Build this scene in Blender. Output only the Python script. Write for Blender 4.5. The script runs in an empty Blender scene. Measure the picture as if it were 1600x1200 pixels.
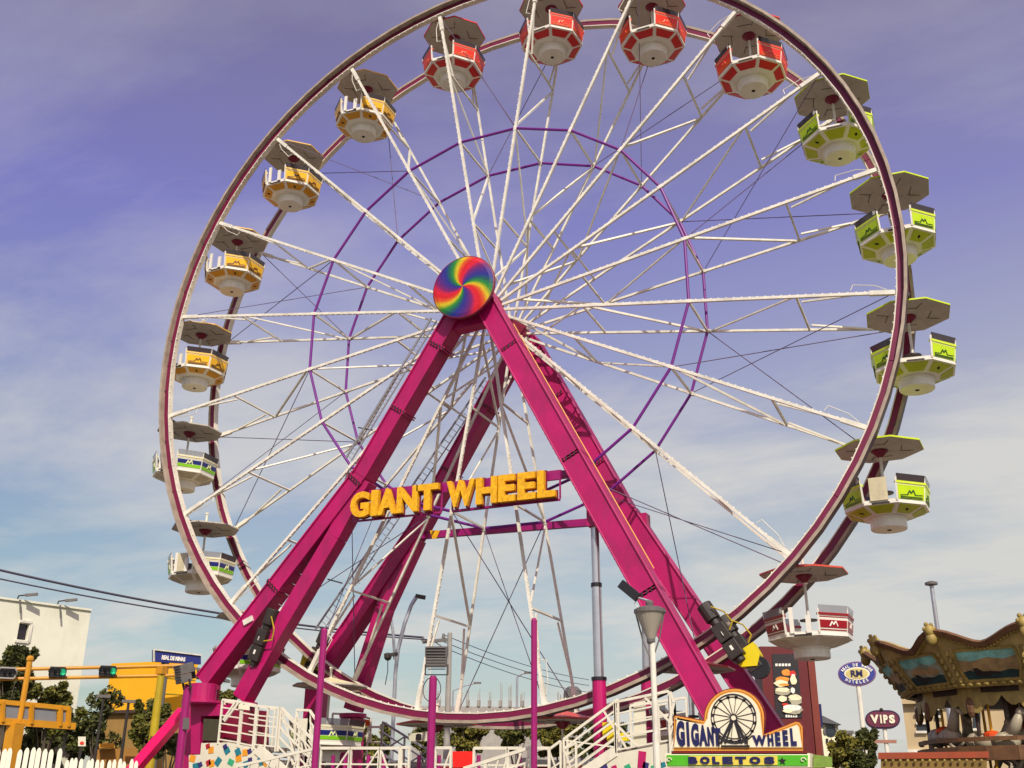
import bpy, math, random
from mathutils import Vector, Matrix
random.seed(7)
PI = math.pi
sc = bpy.context.scene
COL = sc.collection

# ------------------------------------------------------------------ camera
CAM = Vector((12.4321, -27.3784, 1.6))
YAW, PITCH, ROLL, FOC = -0.4135, 0.3761, 0.0082, 1646.4      # focal length in pixels of a 1600 px wide frame
HUB = 15.5587                                                # height of the wheel's axle
fw = Vector((math.sin(YAW)*math.cos(PITCH), math.cos(YAW)*math.cos(PITCH), math.sin(PITCH)))
r0 = Vector((math.cos(YAW), -math.sin(YAW), 0)); u0 = r0.cross(fw)
rt = r0*math.cos(ROLL) + u0*math.sin(ROLL); up = -r0*math.sin(ROLL) + u0*math.cos(ROLL)
cam = bpy.data.cameras.new('camera'); cam_o = bpy.data.objects.new('camera', cam); COL.objects.link(cam_o)
cam.sensor_width = 36; cam.lens = 36*FOC/1600; cam.clip_end = 6000; cam.clip_start = 0.1
M4 = Matrix((( rt.x, up.x, -fw.x, CAM.x), (rt.y, up.y, -fw.y, CAM.y), (rt.z, up.z, -fw.z, CAM.z), (0, 0, 0, 1)))
cam_o.matrix_world = M4
sc.camera = cam_o

# ------------------------------------------------------------------ light
SUN_AZ, SUN_EL = math.radians(32), math.radians(42)          # azimuth from -y towards +x
SUN = Vector((math.sin(SUN_AZ)*math.cos(SUN_EL), -math.cos(SUN_AZ)*math.cos(SUN_EL), math.sin(SUN_EL)))
sl = bpy.data.lights.new('sun', 'SUN'); sl.energy = 4.1; sl.angle = math.radians(0.55); sl.color = (1.0, 0.935, 0.80)
so = bpy.data.objects.new('sun', sl); COL.objects.link(so)
so.rotation_euler = SUN.to_track_quat('Z', 'Y').to_euler(); so.location = (30, -40, 60)

wd = bpy.data.worlds.new('World'); sc.world = wd; wd.use_nodes = True
nt = wd.node_tree; nt.nodes.clear()
def N(t, **k):
    n = nt.nodes.new(t)
    for a, b in k.items(): setattr(n, a, b)
    return n
L = lambda a, b: nt.links.new(a, b)
out = N('ShaderNodeOutputWorld'); bg = N('ShaderNodeBackground'); bg.inputs['Strength'].default_value = 0.12
sky = N('ShaderNodeTexSky', sky_type='NISHITA', sun_disc=False)
sky.sun_elevation = SUN_EL; sky.sun_rotation = math.atan2(SUN.x, SUN.y)
sky.air_density = 1.0; sky.dust_density = 1.0; sky.ozone_density = 1.0
tc = N('ShaderNodeTexCoord'); sep = N('ShaderNodeSeparateXYZ'); L(tc.outputs['Generated'], sep.inputs[0])
# white balance of the air by height: greyer low down, violet towards the zenith
ramp = N('ShaderNodeValToRGB'); L(sep.outputs['Z'], ramp.inputs[0])
cr = ramp.color_ramp; cr.elements[0].position = 0.0; cr.elements[0].color = (0.58, 0.57, 0.50, 1)
cr.elements[1].position = 0.64; cr.elements[1].color = (1.72, 0.98, 1.16, 1)
for p_, c_ in ((0.13, (0.80, 0.80, 0.71, 1)), (0.22, (0.95, 0.88, 0.80, 1)), (0.33, (1.22, 0.94, 1.00, 1)), (0.50, (1.42, 0.90, 1.38, 1))):
    e = cr.elements.new(p_); e.color = c_
mul = N('ShaderNodeMix', data_type='RGBA', blend_type='MULTIPLY'); mul.inputs[0].default_value = 1
L(sky.outputs[0], mul.inputs[6]); L(ramp.outputs[0], mul.inputs[7])
# thin cloud sheets: project the direction on a flat layer overhead
def M(op, a, b=None):
    n = N('ShaderNodeMath', operation=op)
    for i, v in enumerate((a, b)):
        if v is None: continue
        if isinstance(v, (int, float)): n.inputs[i].default_value = v
        else: L(v, n.inputs[i])
    return n.outputs[0]
den = M('ADD', M('MAXIMUM', sep.outputs['Z'], 0.0), 0.16)
cx, cy = M('DIVIDE', sep.outputs['X'], den), M('DIVIDE', sep.outputs['Y'], den)
cmb = N('ShaderNodeCombineXYZ'); L(cx, cmb.inputs[0]); L(cy, cmb.inputs[1])
mp = N('ShaderNodeMapping'); mp.inputs['Scale'].default_value = (0.75, 1.25, 1); mp.inputs['Rotation'].default_value = (0, 0, 0.5); mp.inputs['Location'].default_value = (2.9, 1.3, 0)
L(cmb.outputs[0], mp.inputs[0])
nz = N('ShaderNodeTexNoise'); nz.inputs['Scale'].default_value = 1.25; nz.inputs['Detail'].default_value = 10; nz.inputs['Roughness'].default_value = 0.60; nz.inputs['Distortion'].default_value = 0.25
L(mp.outputs[0], nz.inputs['Vector'])
cl = N('ShaderNodeMapRange'); cl.inputs['From Min'].default_value = 0.42; cl.inputs['From Max'].default_value = 0.64; cl.inputs['To Max'].default_value = 0.90
L(nz.outputs['Fac'], cl.inputs['Value'])
# more cloud low down
low = N('ShaderNodeMapRange'); low.inputs['From Min'].default_value = 0.02; low.inputs['From Max'].default_value = 0.55; low.inputs['To Min'].default_value = 1.25; low.inputs['To Max'].default_value = 0.28
L(sep.outputs['Z'], low.inputs['Value'])
cf = M('MULTIPLY', cl.outputs[0], low.outputs[0])
# the cloud bank lies towards the east (+x) horizon
est = N('ShaderNodeMapRange'); est.inputs['From Min'].default_value = -0.75; est.inputs['From Max'].default_value = 0.15; est.inputs['To Min'].default_value = 0.0; est.inputs['To Max'].default_value = 0.95
L(sep.outputs['X'], est.inputs['Value'])
bank = N('ShaderNodeMapRange'); bank.inputs['From Min'].default_value = 0.05; bank.inputs['From Max'].default_value = 0.5; bank.inputs['To Min'].default_value = 1.0; bank.inputs['To Max'].default_value = 0.12
L(sep.outputs['Z'], bank.inputs['Value'])
cf2 = M('MINIMUM', M('ADD', cf, M('MULTIPLY', est.outputs[0], bank.outputs[0])), 0.92)
mixc = N('ShaderNodeMix', data_type='RGBA'); L(cf2, mixc.inputs[0]); L(mul.outputs[2], mixc.inputs[6]); mixc.inputs[7].default_value = (5.7, 5.6, 5.35, 1)
L(mixc.outputs[2], bg.inputs[0]); L(bg.outputs[0], out.inputs[0])

vs = sc.view_settings; vs.view_transform = 'Standard'; vs.look = 'None'; vs.exposure = 0.0; vs.gamma = 1.0
vs.use_curve_mapping = False

# ------------------------------------------------------------------ helpers
class Plane:
    """upright plane at a horizontal distance from the camera, measured along the sight line of column px"""
    def __init__(s, px, dist, turn=0.0, y=None):
        if y is not None:
            s.o = Vector((0, y, 0)); s.n = Vector((0, -1, 0)); s.r = Vector((1, 0, 0)); return
        d = ray(px, 1200); h = Vector((d.x, d.y, 0)).normalized()
        s.o = Vector((CAM.x, CAM.y, 0)) + h*dist
        c, q = math.cos(turn), math.sin(turn)
        s.n = -Vector((h.x*c - h.y*q, h.x*q + h.y*c, 0)); s.r = Vector((-s.n.y, s.n.x, 0))
    def at(s, px, py):
        d = ray(px, py); t = (s.o - CAM).dot(s.n)/d.dot(s.n)
        return CAM + d*t
def ray(px, py): return fw + rt*((px-800)/FOC) - up*((py-600)/FOC)
def YP(y): return Plane(0, 0, y=y)
def at(px, py, y): return YP(y).at(px, py)

class MB:
    def __init__(s): s.v = []; s.f = []; s.m = []
    def add(s, vs_, fs, m=0):
        b = len(s.v); s.v += [tuple(v) for v in vs_]; s.f += [tuple(b+i for i in f) for f in fs]; s.m += [m]*len(fs); return s
    def bar(s, p, q, w, h=None, m=0, ref=None):
        """rectangular beam p-q, w across and h along ref"""
        p, q = Vector(p), Vector(q); h = w if h is None else h
        d = (q-p)
        if d.length < 1e-6: return s
        d.normalize(); ref = Vector(ref) if ref is not None else Vector((0, 0, 1))
        if abs(d.dot(ref)) > 0.98: ref = Vector((0, 1, 0))
        a = d.cross(ref).normalized(); b = a.cross(d).normalized()
        P = []
        for e in (p, q):
            for i, j in ((-1, -1), (1, -1), (1, 1), (-1, 1)): P.append(e + a*(i*w/2) + b*(j*h/2))
        return s.add(P, [(3, 2, 1, 0), (4, 5, 6, 7), (0, 1, 5, 4), (1, 2, 6, 5), (2, 3, 7, 6), (3, 0, 4, 7)], m)
    def box(s, c, sz, m=0, r=(1, 0, 0)):
        c = Vector(c); r = Vector(r).normalized(); n = Vector((-r.y, r.x, 0)); z = Vector((0, 0, 1))
        P = [c + r*(i*sz[0]/2) + n*(j*sz[1]/2) + z*(k*sz[2]/2) for k in (-1, 1) for i, j in ((-1, -1), (1, -1), (1, 1), (-1, 1))]
        return s.add(P, [(3, 2, 1, 0), (4, 5, 6, 7), (0, 1, 5, 4), (1, 2, 6, 5), (2, 3, 7, 6), (3, 0, 4, 7)], m)
    def tube(s, p, q, r, n=8, m=0, r2=None, caps=True):
        p, q = Vector(p), Vector(q); r2 = r if r2 is None else r2
        d = (q-p).normalized(); ref = Vector((0, 0, 1)) if abs(d.z) < 0.95 else Vector((0, 1, 0))
        a = d.cross(ref).normalized(); b = a.cross(d)
        P = [e + (a*math.cos(2*PI*i/n) + b*math.sin(2*PI*i/n))*R for e, R in ((p, r), (q, r2)) for i in range(n)]
        F = [(i, n+i, n+(i+1) % n, (i+1) % n) for i in range(n)]
        if caps: F += [tuple(range(n)), tuple(range(2*n-1, n-1, -1))]
        return s.add(P, F, m)
    def path(s, pts, r, n=6, m=0):
        for a, b in zip(pts, pts[1:]): s.tube(a, b, r, n, m)
        return s
    def lathe(s, prof, c=(0, 0, 0), n=16, m=0, ph=0.0, axis='z'):
        c = Vector(c); P = []
        for R, z in prof:
            for i in range(n):
                a = 2*PI*i/n + ph
                v = Vector((R*math.cos(a), R*math.sin(a), z)) if axis == 'z' else Vector((R*math.cos(a), -z, R*math.sin(a)))
                P.append(c + v)
        F = []
        for k in range(len(prof)-1):
            for i in range(n):
                j = (i+1) % n; F.append((k*n+i, k*n+j, (k+1)*n+j, (k+1)*n+i))
        F += [tuple(range(n-1, -1, -1)), tuple((len(prof)-1)*n+i for i in range(n))]
        return s.add(P, F, m)
    def prism(s, pts, n, depth, m=0):
        """polygon pts (3D, on one plane) pushed back by depth along -n; n is the front normal"""
        n = Vector(n).normalized(); k = len(pts); pts = [Vector(p) for p in pts]
        P = pts + [p - n*depth for p in pts]
        nn = Vector()
        for i in range(k): nn += pts[i].cross(pts[(i+1) % k])
        F = [tuple(range(k)), tuple(range(2*k-1, k-1, -1))] + [(i, k+i, k+(i+1) % k, (i+1) % k) for i in range(k)]
        if nn.dot(n) < 0: F = [tuple(reversed(f)) for f in F]
        return s.add(P, F, m)
    def ball(s, c, r, m=0, n=8, k=5, sq=(1, 1, 1)):
        P = [Vector(c) + Vector((0, 0, r*sq[2]))]
        for j in range(1, k):
            t = PI*j/k
            for i in range(n): P.append(Vector(c) + Vector((r*sq[0]*math.sin(t)*math.cos(2*PI*i/n), r*sq[1]*math.sin(t)*math.sin(2*PI*i/n), r*sq[2]*math.cos(t))))
        P.append(Vector(c) - Vector((0, 0, r*sq[2])))
        F = [(0, 1+i, 1+(i+1) % n) for i in range(n)]
        for j in range(k-2):
            for i in range(n): F.append((1+j*n+i, 1+(j+1)*n+i, 1+(j+1)*n+(i+1) % n, 1+j*n+(i+1) % n))
        e = 1+(k-1)*n; F += [(e, 1+(k-2)*n+(i+1) % n, 1+(k-2)*n+i) for i in range(n)]
        return s.add(P, F, m)
    def mesh(s, name, mats):
        me = bpy.data.meshes.new(name); me.from_pydata(s.v, [], s.f)
        for m in (mats if isinstance(mats, (list, tuple)) else [mats]): me.materials.append(m)
        me.polygons.foreach_set('material_index', s.m); me.update(); return me
    def build(s, name, mats, parent=None, smooth=False, off=None):
        if off is not None: s.v = [tuple(Vector(v)-off) for v in s.v]
        me = s.mesh(name, mats)
        if smooth: me.polygons.foreach_set('use_smooth', [True]*len(me.polygons))
        return put(name, me, parent)
def put(name, me, parent=None):
    o = bpy.data.objects.new(name, me); COL.objects.link(o)
    if parent is not None: o.parent = parent
    return o
def tag(o, label=None, cat=None, group=None, kind=None):
    for k, v in (('label', label), ('category', cat), ('group', group), ('kind', kind)):
        if v: o[k] = v
    return o
def thing(name, label, cat, loc=(0, 0, 0), group=None):
    o = bpy.data.objects.new(name, None); COL.objects.link(o); o.location = loc; o.empty_display_size = 0.3
    return tag(o, label, cat, group)
class Part:
    """builds meshes in world coordinates under a thing that stands at t.location"""
    def __init__(s, t): s.t = t; s.off = Vector(t.location)
    def __call__(s, name, mb, mats, parent=None, smooth=False): return mb.build(name, mats, parent or s.t, smooth, s.off)
def copy_tree(o, parent=None):
    c = o.copy(); COL.objects.link(c)
    if parent is not None: c.parent = parent
    for ch in list(o.children): copy_tree(ch, c)
    return c
def bevel(o, w):
    b = o.modifiers.new('bevel', 'BEVEL'); b.width = w; b.segments = 2; b.limit_method = 'ANGLE'; return o

# ------------------------------------------------------------------ materials
def lin(r, g, b):
    f = lambda c: (c/255/12.92) if c/255 <= 0.04045 else ((c/255+0.055)/1.055)**2.4
    return (f(r), f(g), f(b), 1)
def mat(name, c, rough=0.5, var=0.12, scale=3.0, bump=0.0, metal=0.0, dirt=0.0, dirtc=(0.09, 0.07, 0.05, 1), spec=0.5):
    m = bpy.data.materials.new(name); m.use_nodes = True; t = m.node_tree; b = t.nodes['Principled BSDF']
    b.inputs['Roughness'].default_value = rough; b.inputs['Metallic'].default_value = metal; b.inputs['Specular IOR Level'].default_value = spec
    co = t.nodes.new('ShaderNodeTexCoord'); no = t.nodes.new('ShaderNodeTexNoise'); no.inputs['Scale'].default_value = scale; no.inputs['Detail'].default_value = 6; no.inputs['Roughness'].default_value = 0.62
    t.links.new(co.outputs['Object'], no.inputs['Vector'])
    mr = t.nodes.new('ShaderNodeMapRange'); mr.inputs['From Min'].default_value = 0.3; mr.inputs['From Max'].default_value = 0.7
    mr.inputs['To Min'].default_value = 1-var; mr.inputs['To Max'].default_value = 1+var
    t.links.new(no.outputs['Fac'], mr.inputs['Value'])
    mx = t.nodes.new('ShaderNodeMix'); mx.data_type = 'RGBA'; mx.blend_type = 'MULTIPLY'; mx.inputs[0].default_value = 1
    mx.inputs[6].default_value = c; t.links.new(mr.outputs[0], mx.inputs[7]); colr = mx.outputs[2]
    if dirt > 0:
        n2 = t.nodes.new('ShaderNodeTexNoise'); n2.inputs['Scale'].default_value = scale*0.7+0.6; n2.inputs['Detail'].default_value = 9; n2.inputs['Roughness'].default_value = 0.7
        mp_ = t.nodes.new('ShaderNodeMapping'); mp_.inputs['Scale'].default_value = (1, 1, 0.35); mp_.inputs['Location'].default_value = (3, 7, 1)
        t.links.new(co.outputs['Object'], mp_.inputs[0]); t.links.new(mp_.outputs[0], n2.inputs['Vector'])
        m2 = t.nodes.new('ShaderNodeMapRange'); m2.inputs['From Min'].default_value = 0.48; m2.inputs['From Max'].default_value = 0.75; m2.inputs['To Max'].default_value = dirt
        t.links.new(n2.outputs['Fac'], m2.inputs['Value'])
        x2 = t.nodes.new('ShaderNodeMix'); x2.data_type = 'RGBA'; t.links.new(m2.outputs[0], x2.inputs[0]); t.links.new(colr, x2.inputs[6]); x2.inputs[7].default_value = dirtc; colr = x2.outputs[2]
    t.links.new(colr, b.inputs['Base Color'])
    if bump:
        bp = t.nodes.new('ShaderNodeBump'); bp.inputs['Strength'].default_value = bump; bp.inputs['Distance'].default_value = 0.03
        t.links.new(no.outputs['Fac'], bp.inputs['Height']); t.links.new(bp.outputs[0], b.inputs['Normal'])
    return m
def emit(name, c, s):
    m = bpy.data.materials.new(name); m.use_nodes = True; b = m.node_tree.nodes['Principled BSDF']
    b.inputs['Base Color'].default_value = c; b.inputs['Emission Color'].default_value = c; b.inputs['Emission Strength'].default_value = s; return m
def glass(name, c, a):
    m = mat(name, c, 0.08, 0.05); b = m.node_tree.nodes['Principled BSDF']; b.inputs['Alpha'].default_value = a; return m

MAGENTA = mat('magenta_paint', lin(174, 4, 92), 0.48, 0.20, 0.9, 0.06, dirt=0.55, dirtc=(0.13, 0.015, 0.055, 1))
RIMRED = mat('rim_magenta_paint', lin(112, 8, 58), 0.5, 0.12, 2, dirt=0.35, dirtc=(0.07, 0.01, 0.03, 1))
HOTPINK = mat('hot_pink_paint', lin(248, 12, 105), 0.45, 0.06, 2)
PURPLE = mat('purple_paint', lin(150, 12, 100), 0.45, 0.10, 2, dirt=0.2, dirtc=(0.08, 0.01, 0.07, 1))
RING = mat('violet_paint', lin(110, 20, 130), 0.5, 0.1, 2)
WHITE = mat('cream_white_paint', (0.74, 0.715, 0.60, 1), 0.5, 0.12, 2.5, dirt=0.5, dirtc=(0.26, 0.21, 0.15, 1))
RAILW = mat('rail_white_paint', (0.76, 0.73, 0.58, 1), 0.5, 0.08, 4, dirt=0.25, dirtc=(0.35, 0.28, 0.16, 1))
RIMW = mat('rim_cream_paint', (0.72, 0.67, 0.54, 1), 0.55, 0.12, 2, dirt=0.45, dirtc=(0.20, 0.14, 0.09, 1))
CARW = mat('gondola_white_gelcoat', (0.80, 0.77, 0.66, 1), 0.35, 0.05, 2, dirt=0.22, dirtc=(0.32, 0.27, 0.18, 1))
RIMT = mat('rim_worn_track', (0.38, 0.31, 0.23, 1), 0.6, 0.25, 2.5, dirt=0.65, dirtc=(0.12, 0.08, 0.05, 1))
RIMD = mat('rim_dark_edge', (0.10, 0.06, 0.06, 1), 0.6, 0.2, 3)
UNDER = mat('canopy_underside_grey', (0.50, 0.46, 0.38, 1), 0.7, 0.14, 2.2, dirt=0.35, dirtc=(0.15, 0.13, 0.10, 1))
STEEL = mat('galvanised_steel', (0.42, 0.43, 0.46, 1), 0.38, 0.14, 4, metal=0.55, dirt=0.2)
CHROME = mat('bright_cylinder_steel', (0.55, 0.56, 0.60, 1), 0.28, 0.08, 3, metal=0.8)
DARK = mat('dark_metal', (0.028, 0.021, 0.016, 1), 0.55, 0.25, 6)
BLACK = mat('black_plastic', (0.012, 0.012, 0.014, 1), 0.4, 0.1, 6)
GREYD = mat('grey_lamp_housing', (0.13, 0.12, 0.11, 1), 0.5, 0.15, 5)
CABLE = mat('cable_violet_grey', (0.10, 0.06, 0.12, 1), 0.6, 0.1, 3)
WIRE = mat('wire_dark', (0.06, 0.055, 0.08, 1), 0.6, 0.05, 3)
SCREEN = glass('tinted_windscreen', (0.055, 0.04, 0.045, 1), 0.88)
SCREENL = glass('pale_windscreen', (0.35, 0.36, 0.38, 1), 0.62)
MAROON = mat('maroon_hub_paint', lin(120, 10, 45), 0.5, 0.12, 3)
LETTER = mat('yellow_letter_face', lin(232, 172, 8), 0.4, 0.28, 14, 0.2, dirt=0.35, dirtc=(0.35, 0.17, 0.01, 1))
BULB = mat('bulb_white', (0.85, 0.82, 0.72, 1), 0.25, 0.05)
YELLOW = mat('yellow_steel_paint', lin(205, 142, 22), 0.5, 0.12, 1.5, dirt=0.25, dirtc=(0.25, 0.13, 0.02, 1))
OLIVE = mat('olive_yellow_paint', lin(180, 155, 20), 0.5, 0.12, 1.5, dirt=0.25)
GUARD = mat('yellow_guard_paint', lin(225, 205, 15), 0.45, 0.08, 2)
CONC = mat('concrete', (0.33, 0.31, 0.27, 1), 0.85, 0.15, 1.2, 0.2)
SIGNY = mat('sign_gold_border', lin(225, 160, 60), 0.5, 0.1, 6)
SIGNR = mat('sign_red_border', lin(120, 25, 25), 0.5, 0.1, 6)
SIGNC = mat('sign_cream_face', lin(238, 230, 200), 0.5, 0.05, 5)
NAVY = mat('navy_print', lin(20, 23, 80), 0.5, 0.15, 12)
BLACKP = mat('black_print', (0.015, 0.012, 0.015, 1), 0.5, 0.1, 6)

# ------------------------------------------------------------------ text
_glyph = {}
def glyph(txt, bold=0.035):
    k = (txt, bold)
    if k in _glyph: return _glyph[k]
    cu = bpy.data.curves.new('glyph', 'FONT'); cu.body = txt; cu.extrude = 0.5; cu.offset = bold; cu.resolution_u = 4
    o = bpy.data.objects.new('glyph', cu); COL.objects.link(o)
    dg = bpy.context.evaluated_depsgraph_get(); dg.update()
    me = bpy.data.meshes.new_from_object(o.evaluated_get(dg))
    bpy.data.objects.remove(o); bpy.data.curves.remove(cu)
    V = [tuple(v.co) for v in me.vertices]; F = [tuple(p.vertices) for p in me.polygons]; bpy.data.meshes.remove(me)
    x0, x1 = min(v[0] for v in V), max(v[0] for v in V); y0, y1 = min(v[1] for v in V), max(v[1] for v in V)
    V = [((v[0]-x0)/(x1-x0), (v[1]-y0)/(y1-y0), v[2]) for v in V]
    _glyph[k] = (V, F); return V, F
def letters(mb, txt, o, r, u, n, W, H, depth, m=0, bold=0.035):
    """text with its lower left corner at o, W wide along r, H high along u, depth towards n"""
    V, F = glyph(txt, bold); o, r, u, n = Vector(o), Vector(r), Vector(u), Vector(n)
    return mb.add([o + r*(v[0]*W) + u*(v[1]*H) + n*((v[2]+0.5)*depth) for v in V], F, m)
Z = Vector((0, 0, 1))
def pxtext(mb, txt, pl, x0, x1, ytop, ybot, depth, m=0, bold=0.035, lift=0.003):
    o = pl.at(x0, ybot) + pl.n*lift
    W = (pl.at(x1, ybot)-pl.at(x0, ybot)).dot(pl.r); H = pl.at(x0, ytop).z - pl.at(x0, ybot).z
    return letters(mb, txt, o, pl.r, Z, pl.n, W, H, depth, m, bold)

# ------------------------------------------------------------------ ground
gm = MB().add([(-900, -900, 0), (900, -900, 0), (900, 1400, 0), (-900, 1400, 0)], [(0, 1, 2, 3)])
tag(gm.build('ground', mat('fairground_concrete', (0.13, 0.115, 0.095, 1), 0.9, 0.2, 0.3, dirt=0.3)), kind='structure')

# ================================================================== FERRIS WHEEL
NSP = 20; R = 12.0; RR = 6.345
def hw(r): return 0.955 + 0.0214*r                            # half width of the wheel at radius r
def ang(k): return -PI/2 - PI/NSP + math.radians(0.414) - 2*PI*k/NSP
wheel = thing('ferris_wheel', 'big ferris wheel with cream lattice spokes and magenta rims', 'ferris wheel', (0, 0, HUB))
def pol(r, y, a=0.0): return Vector((r*math.cos(a), y, r*math.sin(a)))
def rot_put(name, me, k, parent=wheel, da=0.0):
    o = put(name, me, parent); o.rotation_euler = (0, -(ang(k)+da), 0); return o
# spokes: front and rear chord, with ties and diagonals between them
chord = {}
for s_ in (-1, 1):
    mb = MB(); w = 0.078 if s_ < 0 else 0.068
    mb.bar(pol(0.42, s_*hw(0.42)), pol(11.75, s_*hw(11.75)), w, w, 0, (0, 1, 0))
    mb.box(pol(11.55, s_*hw(11.5)), (0.75, 0.11, 0.12))                       # end fitting at the rim
    mb.box(pol(RR, s_*hw(RR)), (0.18, 0.10, 0.10))
    if s_ < 0:                                                                # cable loop at the end fitting
        P = [pol(10.7, -1.24)+Vector((0, 0, 0.08)), pol(10.75, -1.24)+Vector((0, 0, 0.24)), pol(11.3, -1.24)+Vector((0, 0, 0.20)), pol(11.6, -1.22)+Vector((0, 0, 0.08))]
        mb.path(P, 0.012, 5)
    chord[s_] = mb.mesh('spoke', WHITE)
bulb = MB()
for i in range(46):
    r_ = 1.6 + i*0.215; bulb.box(pol(r_, -hw(r_)-0.02)+Vector((0, 0, .047)), (0.04, 0.03, 0.02))
bulb_me = bulb.mesh('light_strip', BULB)
webs = {}
fr = [0.9, 3.15, RR, 9.3, 11.5]
for var in (0, 1):
    lst = []
    for r_ in fr[1:4]:
        lst.append(('tie', MB().bar(pol(r_, -hw(r_)), pol(r_, hw(r_)), 0.055, 0.055, 0, (1, 0, 0)).mesh('tie', WHITE)))
    for i in range(3):
        s_ = -1 if (i + var) % 2 == 0 else 1
        w = 0.062 if s_ < 0 else 0.045
        lst.append(('brace', MB().bar(pol(fr[i]+0.15, s_*hw(fr[i])*0.97), pol(fr[i+1]-0.1, -s_*hw(fr[i+1])*0.97), w, w, 0, (0, 1, 0)).mesh('brace', WHITE)))
    for s_ in (-1, 1):
        r_ = 9.3; lst.append(('brace', MB().bar(pol(r_+0.1, s_*hw(r_)*0.7), pol(r_+1.5, s_*hw(r_+1.5)*0.97), 0.05, 0.05, 0, (0, 1, 0)).mesh('brace', WHITE)))
    webs[var] = lst
for k in range(NSP):
    f = rot_put('spoke', chord[-1], k)
    rot_put('rear_chord', chord[1], k, f).rotation_euler = (0, 0, 0)
    b = put('light_strip', bulb_me, f); tag(b, kind='stuff')
    for nm, me in webs[k % 2]: put(nm, me, f)
# rims: curved box segments, magenta cheeks, cream inner and outer faces
def rim_mesh(s_):
    """worn drive track outside, magenta web inside it, cream lip on the inner edge"""
    mb = MB(); n = 4; y = s_*hw(R)
    A = [2*PI/NSP*i/n for i in range(n+1)]
    def ring(ri, ro, d, m, mi=None):
        for i in range(n):
            P = [pol(rr_, yy, a) for a in (A[i], A[i+1]) for rr_, yy in ((ro, y-d), (ro, y+d), (ri, y+d), (ri, y-d))]
            mb.add(P, [(0, 4, 5, 1), (2, 6, 7, 3)], m if mi is None else mi); mb.add(P, [(1, 5, 6, 2), (3, 7, 4, 0)], m)
            if i == 0: mb.add(P[:4], [(0, 1, 2, 3)], m)
            if i == n-1: mb.add(P[4:], [(3, 2, 1, 0)], m)
    ring(R-0.165, R-0.135, 0.10, 1)
    ring(R-0.135, R+0.035, 0.082, 0)
    ya, yb = y - s_*0.10, y + s_*0.27                                           # wide outer track plate, standing out on the outer side
    ya, yb = min(ya, yb), max(ya, yb)
    for i in range(n):
        P = [pol(rr_, yy, a) for a in (A[i], A[i+1]) for rr_, yy in ((R+0.115, ya), (R+0.115, yb), (R+0.035, yb), (R+0.035, ya))]
        mb.add(P, [(0, 4, 5, 1)], 3); mb.add(P, [(1, 5, 6, 2), (3, 7, 4, 0), (2, 6, 7, 3)], 2)
    mb.bar(pol(R-0.13, y, PI/NSP), pol(R+0.03, y, PI/NSP), 0.19, 0.06, 0, (0, 0, 1))
    for a in (PI/NSP*.5, PI/NSP*1.5):
        for sy in (-1, 1): mb.tube(pol(R+0.02, y+sy*.07, a), pol(R+0.02, y+sy*.11, a), .028, 6, 3)
    return mb.mesh('rim_segment', [RIMRED, RIMW, RIMT, RIMD])
for s_ in (-1, 1):
    me = rim_mesh(s_)
    rb = MB()
    for i in range(15):
        a = 2*PI/NSP*(i+0.5)/15; p = pol(R-0.18, s_*hw(R)-0.08, a); rb.ball(p, 0.024, 0, 5, 3)
    rbm = rb.mesh('rim_light', BULB)
    for k in range(NSP):
        o = rot_put('rim_segment', me, k)
        if s_ < 0: tag(put('rim_light', rbm, o), kind='stuff')
# inner rings and stay cables
c1 = pol(RR, 0, 0); c2 = pol(RR, 0, 2*PI/NSP)
for s_ in (-1, 1):
    me = MB().tube(c1+Vector((0, s_*hw(RR), 0)), c2+Vector((0, s_*hw(RR), 0)), 0.045, 8).mesh('ring_bar', RING)
    for k in range(NSP): rot_put('ring_bar', me, k)
    i1 = pol(3.15, s_*hw(3.15), 0); i2 = pol(3.15, s_*hw(3.15), 2*PI/NSP)
cab = [MB().tube(pol(RR, -hw(RR)), pol(R-0.2, hw(R), 2*PI/NSP), 0.014, 5).mesh('cable', CABLE),
       MB().tube(pol(RR, hw(RR), 2*PI/NSP), pol(R-0.2, hw(R), 0), 0.014, 5).mesh('cable', CABLE),
       MB().tube(pol(RR, hw(RR), 0), pol(R-0.2, -hw(R), 2*PI/NSP), 0.012, 5).mesh('cable', CABLE)]
for k in range(NSP):
    if k % 2 == 0:
        for c in cab: rot_put('cable', c, k)
# hub
P_ = Part(wheel); c0 = Vector((0, 0, HUB))
for s_ in (-1, 1):
    mb = MB().lathe([(0.20, -0.16), (0.50, -0.16), (0.52, -0.12), (0.52, 0.12), (0.50, 0.16), (0.20, 0.16)], c0+Vector((0, s_*0.97, 0)), 20, axis='y')
    for i in range(20):
        a = ang(i); mb.box(c0+pol(0.42, s_*1.15, a), (0.10, 0.10, 0.10))
    P_('hub_flange', mb, MAROON)
P_('axle', MB().lathe([(0.24, -2.65), (0.24, 2.3)], c0, 18, axis='y'), MAROON, smooth=False)
RB = bpy.data.materials.new('rainbow_swirl'); RB.use_nodes = True; t = RB.node_tree; bs = t.nodes['Principled BSDF']; bs.inputs['Roughness'].default_value = 0.45
def tn(ty, **k):
    n = t.nodes.new(ty)
    for a, b in k.items(): setattr(n, a, b)
    return n
co = tn('ShaderNodeTexCoord'); sp = tn('ShaderNodeSeparateXYZ'); t.links.new(co.outputs['Object'], sp.inputs[0])
at2 = tn('ShaderNodeMath', operation='ARCTAN2'); t.links.new(sp.outputs['Z'], at2.inputs[0]); t.links.new(sp.outputs['X'], at2.inputs[1])
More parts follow.
